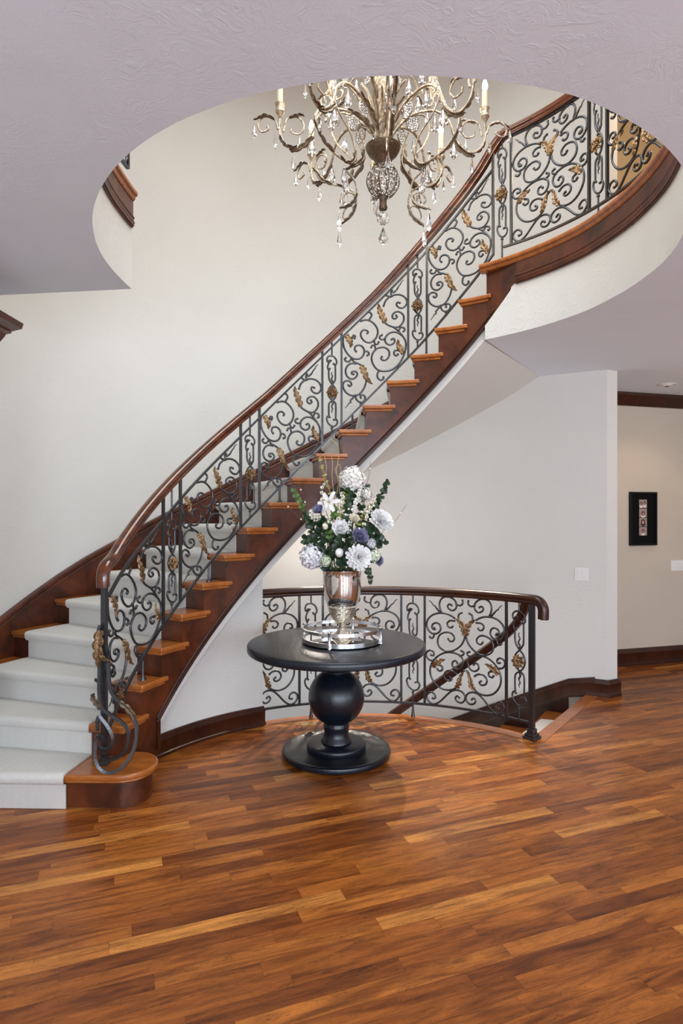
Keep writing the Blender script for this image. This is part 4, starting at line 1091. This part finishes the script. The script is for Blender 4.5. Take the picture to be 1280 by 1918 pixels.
sprig('foliage_stem', 'dark foliage filling the centre behind the roses', [(600, 1100), (610, 900), (640, 760), (660, 600), (690, 480)], 'leaf', 4.18, .052, 17)
sprig('foliage_stem', 'dark leaf spray behind the cream blossom cluster', [(680, 900), (730, 700), (770, 560), (800, 440)], 'leaf', 4.22, .042, 12)
sprig('foliage_stem', 'dark leaves in the gap left of the middle rose', [(520, 1050), (470, 900), (430, 800), (400, 720)], 'leaf', 4.14, .055, 11)
sprig('filler_sprig', 'yellow green filler sprig above the middle rose', [(560, 800), (560, 700), (580, 600), (600, 500)], 'olive', 4.10, .022, 16)
sprig('filler_sprig', 'yellow green leaves beside the right white bloom', [(680, 900), (720, 780), (770, 700), (830, 620), (880, 590)], 'olive', 4.12, .026, 12)
sprig('filler_sprig', 'tall pale blossom sprig at the top left of the bouquet', [(520, 640), (470, 480), (430, 360), (400, 260), (380, 180)], 'olive', 4.18, .020, 15, tm='twig')
sprig('filler_sprig', 'small fresh green leaves below the upper purple rose', [(480, 900), (450, 780), (500, 700), (530, 640)], 'leaf2', 4.09, .034, 9)
sprig('ivy_trail', 'ivy trail hanging over the right side of the vase', [(760, 1140), (810, 1180), (830, 1230), (835, 1290)], 'leaf', 4.06, .032, 6, lw=.9)
for lb, mt, sz, n, pts in (
    ('spray of tiny cream blossoms between the lily and the middle rose', 'cream', .017, 20, [(560, 860), (545, 740), (560, 640), (590, 560), (575, 500)]),
    ('spray of tiny white blossoms left of the cream blossom cluster', 'petal', .018, 20, [(640, 860), (660, 720), (690, 620), (720, 540), (735, 470)]),
    ('spray of tiny cream blossoms against the right white bloom', 'cream', .017, 18, [(740, 860), (790, 740), (820, 660), (850, 590), (870, 530)]),
    ('spray of tiny pale blossoms above the upper purple rose', 'cream', .016, 18, [(470, 760), (430, 640), (400, 540), (400, 450), (440, 400)])):
    sprig('blossom_spray', lb, pts, mt, 4.09, sz, n, lw=.9, tm='stem')
for lb, pts, sz, n in (('broad green leaves at the lower left behind the lilac hydrangea', [(440, 1130), (380, 1040), (320, 960), (270, 900)], .07, 8),
    ('broad green leaves between the two white blooms on the right', [(700, 1120), (790, 1020), (850, 960), (890, 900)], .066, 8),
    ('mid green leaves filling the middle left of the bouquet', [(520, 1060), (460, 900), (400, 800), (380, 740)], .06, 10),
    ('mid green leaves filling the middle right of the bouquet', [(650, 1040), (700, 900), (760, 780), (800, 700)], .06, 10),
    ('mid green leaves rising under the top hydrangea', [(600, 900), (620, 700), (610, 580), (640, 480)], .05, 11)):
    sprig('foliage_stem', lb, pts, 'leaf3', 4.16, sz, n, lw=.62)
for lb, pts in (('longest curly willow twig rising past the stair tread', [(500, 640), (545, 430), (530, 300), (550, 170), (540, 70), (470, 5)]),
                ('curly willow twig left of the longest one', [(520, 640), (500, 450), (490, 330), (495, 230), (485, 160)]),
                ('curly willow twig bending at the left edge of the bouquet top', [(500, 640), (470, 480), (420, 380), (440, 280), (425, 170)]),
                ('curly willow twig closest to the top hydrangea', [(540, 640), (560, 420), (520, 290), (560, 240), (575, 320)])):
    sprig('willow_twig', lb, pts, 'olive', 4.22, .02, 0, thin=.0026, tm='twig', cat='twig')
for lb, pts, bn in (('thin dark twig with white berries reaching far left', [(490, 960), (340, 860), (250, 770), (135, 655), (62, 592)], 3),
                ('thin berry twig standing upright at the left of the bouquet', [(480, 950), (320, 770), (260, 612), (228, 522), (190, 408)], 3),
                ('thin dark twig pointing out at the far right', [(900, 880), (1040, 765), (1100, 690), (1155, 605)], 1),
                ('thin pale twig with one berry right of the top hydrangea', [(740, 600), (812, 385), (828, 290), (836, 212)], 1)):
    sprig('berry_twig', lb, pts, 'olive', 4.12, .02, 0, thin=.0013, tm='thin', berries=bn, cat='twig')
bt = sprig('berry_spray', 'spray of white berries in the middle of the bouquet', [(600, 900), (640, 780), (660, 680), (690, 600), (760, 540)], 'leaf', 4.10, .02, 6, thin=.0016)
mb = MB()
for x, y in ((612, 690), (690, 575), (762, 668), (805, 690), (735, 815), (640, 780), (575, 585), (505, 770), (865, 610), (690, 890), (725, 905), (640, 640), (600, 740)):
    mb.ball(fpx(x, y, 4.02 + random.uniform(0, .05)), .0072, 8, 6)
mb.build('berries', M['petal'], bt)

# ------------------------------------------------------------------ chandelier
HX, HY = .235, 3.5
ch = thing('chandelier', (HX, HY, ZT), 'large crystal chandelier of gilded scroll arms hanging in the round opening', 'chandelier')
cz = lambda zy: 3.663 + (400 - zy) / 785.0
cr_ = lambda zx: (660 - zx) / 785.0
mb = MB(); mb.lathe([(.012, 3.60), (.034, 3.602), (.045, 3.615), (.058, 3.640), (.082, 3.662), (.096, 3.688), (.100, 3.702), (.094, 3.705), (.05, 3.70), (.03, 3.70)], (HX, HY, 0), 32); mb.build('bowl', M['chleaf'], ch)
mb = MB(); mb.lathe([(.030, 3.70), (.036, 3.72), (.030, 3.80), (.030, 3.95), (.040, 4.02), (.05, 4.10), (.045, 4.2), (.03, 4.35), (.05, 4.42), (.045, 4.5), (.015, 4.56), (.008, 4.6), (.008, ZT)], (HX, HY, 0), 20); mb.build('column', M['chand'], ch)
mb = MB(); mb.lathe([(.0, ZT - .06), (.05, ZT - .05), (.08, ZT - .01), (.08, ZT)][1:], (HX, HY, 0), 24); mb.build('canopy', M['chand'], ch)
for i in range(10):
    a = 2 * PI * i / 10 + .2; d = V((math.cos(a), math.sin(a), 0))
    c = V((HX, HY, 0)); L = (.26 if i % 2 else .40)
    pp = spline([tuple(c + d * .040 + V((0, 0, 3.71))), tuple(c + d * .045 + V((0, 0, 3.71 + L * .4))), tuple(c + d * .075 + V((0, 0, 3.71 + L * .75))), tuple(c + d * .125 + V((0, 0, 3.71 + L)))], 7)
    m2 = MB(); leaf_mesh(m2, [V(p) for p in pp], .038, lambda p, d=d: d, 6, .007, .004); m2.build('column_leaf', M['chand'] if i % 3 else M['chleaf'], ch, ang=50)
# bead basket and bottom drop
BZ = 3.51
mb = MB()
for i in range(10):
    a = 2 * PI * i / 10
    mb.tube([V((HX + math.cos(a) * .092 * math.sin(t), HY + math.sin(a) * .092 * math.sin(t), BZ + .095 * math.cos(t))) for t in [.25 + 2.6 * k / 12 for k in range(13)]], .0035, 5)
mb.lathe([(.022, 3.35), (.026, 3.36), (.020, 3.38), (.022, 3.41), (.030, 3.425), (.02, 3.43)], (HX, HY, 0), 16); bk = mb.build('basket_frame', M['chleaf'], ch)
mb = MB()
for i in range(90):
    zz = 1 - 2 * (i + .5) / 90; rr = math.sqrt(1 - zz * zz); a = i * 2.39996
    mb.ball((HX + .084 * rr * math.cos(a), HY + .084 * rr * math.sin(a), BZ + .088 * zz), .011, 6, 4)
o = mb.build('crystal_beads', M['crystal'], ch, smooth=False); o['kind'] = 'stuff'
def drop(c, h, w, n=6, name='crystal_pendant', parent=None):
    mb = MB(); c = V(c)
    mb.lathe([(.0015, 0), (w * .35, -h * .16), (w * .62, -h * .36), (w, -h * .66), (w * .8, -h * .86), (w * .3, -h)], c, n)
    mb.tube([c + V((0, 0, .016)), c], .0012, 4)
    return mb.build(name, M['crystal'], parent, smooth=False)
mb = MB(); mb.ball((HX, HY, 3.297), .035, 14, 9); mb.build('crystal_ball', M['crystal'], ch, smooth=False)
drop((HX, HY, 3.250), .095, .027, 8, 'bottom_drop', ch)
ARM = [(640, 355), (600, 285), (530, 222), (430, 203), (368, 245), (345, 305), (318, 352), (268, 386), (222, 362), (202, 310), (204, 245)]
CUR1 = [(196, 300), (180, 258), (135, 246), (107, 278), (120, 312), (152, 302), (148, 287)]
CUR2 = [(218, 310), (238, 252), (285, 246), (310, 282), (290, 318), (256, 312), (252, 294)]
def arm(ang, scale=1.0, dz=0.0, lit=True, tails=True):
    a = math.radians(ang); d = V((math.cos(a), math.sin(a), 0)); s = V((-d.y, d.x, 0))
    f = lambda x, y: V((HX, HY, 0)) + d * cr_(x) * scale + V((0, 0, 3.70 + (cz(y) - 3.70) * scale + dz))
    mb = MB(); nrm = lambda p: s
    pp = [f(x, y) for x, y in spline(ARM, 6)]; n = len(pp)
    mb.tube(pp, .0082 * scale, 6, rad=[lerp(1.1, .8, i / n) for i in range(n)])
    for c in (CUR1, CUR2):
        q = [f(x, y) for x, y in spline(c, 5)]; mb.tube(q, .0055, 6, rad=scroll_rad(len(q)))
    o = mb.build('arm', M['chand'], ch, ang=60)
    for pts, w in (([(350, 330), (310, 372), (265, 396), (245, 392)], .05), ([(180, 258), (140, 243), (110, 255), (88, 266)], .03), ([(245, 250), (275, 240), (300, 236), (312, 246)], .028), ([(620, 310), (585, 260), (540, 225), (500, 205)], .045), ([(202, 330), (225, 368), (262, 380), (280, 374)], .03)):
        m2 = MB(); leaf_mesh(m2, [f(x, y) + s * .003 for x, y in spline(pts, 6)], w * scale * .55, nrm, 5, .006, .004); m2.build('arm_leaf', M['chleaf'], o, ang=50)
    cc = f(204, 240); c0 = V((cc.x, cc.y, 0))
    k = scale
    mb = MB(); mb.lathe([(.006, cc.z - .02), (.014, cc.z), (.026, cc.z + .02), (.022, cc.z + .045), (.029, cc.z + .066), (.020, cc.z + .064)], c0, 14); mb.build('candle_cup', M['chand'], o)
    mb = MB(); mb.lathe([(.0165, cc.z + .05), (.0165, cc.z + .165), (.009, cc.z + .168)], c0, 14); mb.build('candle_sleeve', M['candle'], o)
    mb = MB(); mb.lathe([(.006, cc.z + .166), (.013, cc.z + .18), (.0155, cc.z + .195), (.011, cc.z + .215), (.004, cc.z + .236)], c0, 12); mb.build('bulb', M['bulb'], o)
    # crystal medallion on the arm
    m0 = f(528, 262); rings = []
    mb = MB()
    for j in range(18):
        t = 2 * PI * j / 18; e = d * math.cos(t) * .036 * k + V((0, 0, 1)) * math.sin(t) * .046 * k
        rings.append([m0 + e + s * .005, m0 + e * 1.1 + s * 0, m0 + e - s * .005])
    mb.ring_skin(rings, False, True); mb.build('medallion_frame', M['chand'], o)
    mb = MB()
    for j in range(19):
        rr = math.sqrt((j + .5) / 19) * .9; t = j * 2.39996
        mb.ball(m0 + d * math.cos(t) * .034 * k * rr + V((0, 0, 1)) * math.sin(t) * .043 * k * rr, .0085 * k, 6, 4)
    mb.build('medallion_crystals', M['crystal'], o, smooth=False)
    drop(f(262, 400) - V((0, 0, .012)), .085, .013, 6, 'crystal_pendant', o); drop(f(183, 320) - V((0, 0, .01)), .075, .010, 6, 'crystal_pendant', o); drop(f(92, 270) - V((0, 0, .012)), .075, .013, 6, 'crystal_pendant', o)
    drop(f(345, 325) - V((0, 0, .01)), .105, .021, 6, 'crystal_pendant', o); drop(f(290, 318) - V((0, 0, .008)), .07, .012, 6, 'crystal_pendant', o); drop(f(430, 215) - V((0, 0, .012)), .10, .020, 6, 'crystal_pendant', o)
    return cc
cups = []
for i in range(8): cups.append(arm(i * 45 + 2))
for i in range(6): cups.append(arm(i * 60 + 28, .60, .34))
TAIL = [(560, 330), (580, 385), (572, 435), (535, 482), (505, 507), (540, 545), (549, 600), (528, 648), (480, 678)]
TCUR = [(547, 620), (530, 602), (505, 608), (492, 640), (500, 655)]
for i in range(4):
    a = math.radians((22, 158, 202, 338)[i]); d = V((math.cos(a), math.sin(a), 0)); s = V((-d.y, d.x, 0))
    f = lambda x, y: V((HX, HY, 0)) + d * cr_(x) * 1.15 + V((0, 0, cz(y)))
    mb = MB(); mb.tube([f(*q) for q in spline(TAIL, 5)], .006, 6); mb.tube([f(*q) for q in spline(TCUR, 5)], .005, 6)
    o = mb.build('tail_scroll', M['chand'], ch, ang=60)
    for pts, w in (([(575, 400), (570, 450), (520, 495), (500, 508)], .045), ([(549, 600), (535, 640), (505, 668), (475, 680)], .035)):
        m2 = MB(); leaf_mesh(m2, [f(x, y) + s * .003 for x, y in spline(pts, 6)], w * .5, lambda p: s, 5, .006, .004); m2.build('tail_leaf', M['chleaf'], o, ang=50)
    drop(f(478, 690) - V((0, 0, .012)), .10, .014, 6, 'crystal_pendant', o); drop(f(505, 515) - V((0, 0, .012)), .11, .02, 6, 'crystal_pendant', o)

INNER = [(585, 250), (520, 180), (450, 150), (425, 205), (450, 285), (505, 360), (526, 430), (512, 478), (478, 490), (410, 458), (366, 405), (350, 350), (372, 318), (398, 330), (396, 352)]
for i in range(6):
    a = math.radians(i * 60 + 32); d = V((math.cos(a), math.sin(a), 0)); s = V((-d.y, d.x, 0))
    f = lambda x, y: V((HX, HY, 0)) + d * cr_(x) * 1.12 + V((0, 0, cz(y)))
    mb = MB(); q = [f(*q) for q in spline(INNER, 5)]; mb.tube(q, .0055, 6); mb.ball(q[-1], .008, 7, 5)
    o = mb.build('inner_scroll', M['chand'], ch, ang=60)
    for pts, w in (([(526, 430), (520, 475), (490, 497), (455, 480)], .024), ([(430, 470), (385, 440), (360, 400), (340, 372)], .022)):
        m2 = MB(); leaf_mesh(m2, [f(x, y) + s * .003 for x, y in spline(pts, 6)], w, lambda p: s, 4, .006, .004); m2.build('scroll_leaf', M['chleaf'], o, ang=50)
    drop(f(478, 500) - V((0, 0, .014)), .10, .019, 6, 'crystal_pendant', o)

# ------------------------------------------------------------------ small fittings
def on_hall(u, v):
    # point on the hall wall seen at pixel (u, v)
    a = (u - 640) / F; t = (a * 6.587 - 2.924) / (.84 - a * .236); p = HL(t); return V((p.x, p.y, H - (v - HZ) * p.y / F))
hx = V((.84, .236, 0)).normalized()
pf0, pf1 = on_hall(1178, 1022), on_hall(1228, 922)
c = (pf0 + pf1) / 2; wd = (pf1 - pf0).dot(hx); ht = pf1.z - pf0.z; rz = math.atan2(hx.y, hx.x)
pic = thing('picture_frame', tuple(V((c.x, c.y, pf0.z))), 'tall narrow black frame with a strip of four small photos on the hall wall', 'picture')
def hbox(mb, cx, cz_, w, h, y0, y1, mi=0):
    q = c + hx * cx + V((0, 0, cz_)) - nh * (y0 + y1) / 2
    return mb.box(q, (w, y1 - y0, h), rz, mi)
mb = MB(); fwid = .022
for sx in (-1, 1): hbox(mb, sx * (wd / 2 - fwid / 2), 0, fwid, ht, .002, .032)
for sz in (-1, 1): hbox(mb, 0, sz * (ht / 2 - fwid / 2), wd - 2 * fwid, fwid, .002, .032)
mb.build('frame', M['frame'], pic, smooth=False, bevel=.002)
mb = MB(); hbox(mb, 0, 0, wd - 2 * fwid, ht - 2 * fwid, .004, .014); mb.build('mat_board', M['matb'], pic, smooth=False)
pw, ph_ = .100, .092
def ell(mb, cx, cz_, rx, rzz, y, mi):
    q = c + hx * cx + V((0, 0, cz_)) - nh * y
    b = mb.add([q + hx * rx * math.cos(2 * PI * j / 16) + V((0, 0, rzz * math.sin(2 * PI * j / 16))) for j in range(16)]); mb.face(list(range(b, b + 16))[::-1], mi)
for i, heads in enumerate(([(-.024, .0, .8), (.022, .006, .8)], [(0, -.006, 1.0)], [(0, .0, 1.25)], [(0, -.002, .9)])):
    zz = .165 - i * .098 - .005
    mb = MB(); hbox(mb, 0, zz, pw, ph_, .0145, .0155, 0)
    for hx0, hz0, k in heads:
        ell(mb, hx0, zz + hz0 - .022, .026 * k, .022, .0160, 3 if i != 2 else 1)
        ell(mb, hx0, zz + hz0, .022 * k, .026 * k, .0163, 1); ell(mb, hx0, zz + hz0 - .003, .0115 * k, .0155 * k, .0166, 2)
    mb.build('photo', [M['pbg'], M['hair'], M['skin'], M['shirt']], pic, smooth=False)
# switches
def switch(name, label, cen, ax, nrm, w, h, gang):
    root = thing(name, tuple(cen), label, 'switch', 'wall switches'); rz_ = math.atan2(ax.y, ax.x)
    mb = MB(); mb.box(cen + nrm * .003, (w, .006, h), rz_); mb.build('cover_plate', M['white'], root, smooth=False, bevel=.002)
    for i in range(gang):
        x = (i - (gang - 1) / 2) * .046
        mb = MB(); mb.box(cen + ax * x + nrm * .0065, (.033, .006, .066), rz_); mb.build('rocker', M['white'], root, smooth=False, bevel=.0015)
# on the straight end of the outer wall
dW = (CA - SOFW).normalized(); nW = V((dW.y, -dW.x, 0))
a_ = (1090 - 640) / F; t_ = (a_ * SOFW.y - SOFW.x) / (dW.x - a_ * dW.y); q = SOFW + dW * t_
switch('light_switch', 'white double rocker switch on the right end of the stair wall', V((q.x, q.y, H - (1075.5 - HZ) * q.y / F)), dW, nW, .118, .116, 2)
q = on_hall(1272, 1059); switch('light_switch', 'white four-gang switch plate on the hall wall by the arch', q, hx, -nh, .215, .116, 4)
# recessed downlight in the hall ceiling
q = V((2.96, 5.72, ZC)); q = pd(1250, 720, 1.264 * F / (HZ - 720)); q.z = ZC
dl = thing('recessed_downlight', tuple(q), 'small recessed eyeball downlight in the ceiling at the right', 'light')
mb = MB(); n = 32; rings = []
for j in range(n):
    d = V((math.cos(2 * PI * j / n), math.sin(2 * PI * j / n), 0)); rings.append([q + d * .055 - V((0, 0, .001)), q + d * .085 - V((0, 0, .001)), q + d * .082 - V((0, 0, .007)), q + d * .057 - V((0, 0, .006))])
mb.ring_skin(rings, False, True); mb.build('trim_ring', M['white'], dl)
mb = MB(); mb.lathe([(.056, -.002), (.05, -.010), (.03, -.018), (.022, -.019)], q, 24); mb.build('eyeball', M['white'], dl)
mb = MB(); mb.lathe([(.021, -.0195), (.019, -.0215)], q, 20); mb.build('lamp', M['darkm'], dl)
# floor outlet
q = pz(578, 1356, 0)
fo = thing('floor_outlet', tuple(q), 'small brass floor outlet plate left of the table column', 'outlet')
mb = MB(); mb.box(q + V((0, 0, .002)), (.115, .075, .004), math.radians(8)); mb.build('plate', M['brass'], fo, smooth=False, bevel=.001)
mb = MB()
for s in (-1, 1): mb.lathe([(.018, .0042), (.017, .006)], q + V((s * .026, s * .004, 0)), 16)
mb.build('outlet_lid', M['brass'], fo)

# ------------------------------------------------------------------ light
def area(name, loc, rot, sx, sy, e, col=(1, 1, 1), spread=None):
    l = bpy.data.lights.new(name, 'AREA'); l.shape = 'RECTANGLE'; l.size = sx; l.size_y = sy; l.energy = e; l.color = col
    if spread: l.spread = math.radians(spread)
    o = bpy.data.objects.new(name, l); COL.objects.link(o); o.location = loc; o.rotation_euler = rot; return o
def point(name, loc, e, col, r=.04, spot=None, tgt=None):
    l = bpy.data.lights.new(name, 'SPOT' if spot else 'POINT'); l.energy = e; l.color = col; l.shadow_soft_size = r
    if spot: l.spot_size = math.radians(spot); l.spot_blend = .6
    o = bpy.data.objects.new(name, l); COL.objects.link(o); o.location = loc
    if tgt: o.rotation_euler = (V(tgt) - V(loc)).to_track_quat('-Z', 'Y').to_euler()
    return o
COOL, WARM, NEUT = (.77, .87, 1.0), (1.0, .80, .58), (1.0, .95, .89)
for i, (x0, x1, y0, y1) in enumerate(FW):
    area('front_window_daylight', (-2.02 + (x0 + x1) / 2, -3.9, (y0 + y1) / 2), (math.radians(90), 0, 0), x1 - x0, y1 - y0, 138, COOL)
for i, (x0, x1, y0, y1) in enumerate(RW):
    area('side_window_daylight', (6.2, -4 + (x0 + x1) / 2, (y0 + y1) / 2), (math.radians(90), 0, math.radians(90)), x1 - x0, y1 - y0, 42, COOL)
area('upper_ceiling_fill', (.3, 2.9, ZT - .02), (0, 0, 0), 3.0, 3.0, 150, (.88, .95, 1.0), 160)  # soft area light added under the closed upper ceiling
area('upper_front_fill', (.3, -1.5, 5.0), (math.radians(90), 0, 0), 3.4, 2.0, 78, (.84, .93, 1.0))  # soft area light added before the blank upper front wall
for cpt in cups: point('candle_bulb', (cpt.x, cpt.y, cpt.z + .27), 1.3, (1, .90, .76), .02)
point('soffit_downlight', (1.0, 5.45, 2.38), 150, (1, .86, .70), .02, 66, (.52, 4.80, 0))
point('soffit_downlight', (-.02, 5.72, 1.74), 95, (1, .86, .70), .02, 72, (-.12, 4.92, 0))
point('hall_downlight', (3.3, 5.9, ZC - .05), 14, (1, .74, .48), .05, 120, (3.3, 6.1, 0))
point('hall_fill', (3.95, 4.5, 2.35), 16, (1, .82, .62), .12)  # unseen fill added to brighten the right ceiling and hall wall
point('lower_stair_fill', (-.25, 5.62, 1.36), 9, (1, .88, .76), .08)  # unseen fill added under the stairs to brighten the back wall
point('upper_hall_lamp', (3.2, 5.2, 5.2), 30, WARM, .15)

w = bpy.data.worlds.new('daylight'); sc.world = w; w.use_nodes = True
w.node_tree.nodes['Background'].inputs[0].default_value = (.75, .87, 1.0, 1); w.node_tree.nodes['Background'].inputs[1].default_value = 1.2

cam = bpy.data.cameras.new('camera'); co = bpy.data.objects.new('camera', cam); COL.objects.link(co)
co.location = (0, 0, H); co.rotation_euler = (math.radians(90), 0, 0)
cam.sensor_fit = 'VERTICAL'; cam.sensor_height = 36; cam.lens = F / 1918 * 36; cam.clip_start = .05
sc.camera = co
vs = sc.view_settings
vs.view_transform = 'Standard'; vs.look = 'None'; vs.gamma = 1; vs.use_curve_mapping = False; vs.exposure = 0.14
sc.cycles.max_bounces = 10; sc.cycles.diffuse_bounces = 5; sc.cycles.glossy_bounces = 5; sc.cycles.transmission_bounces = 8
sc.cycles.caustics_reflective = False; sc.cycles.caustics_refractive = False
sc.cycles.sample_clamp_indirect = 6
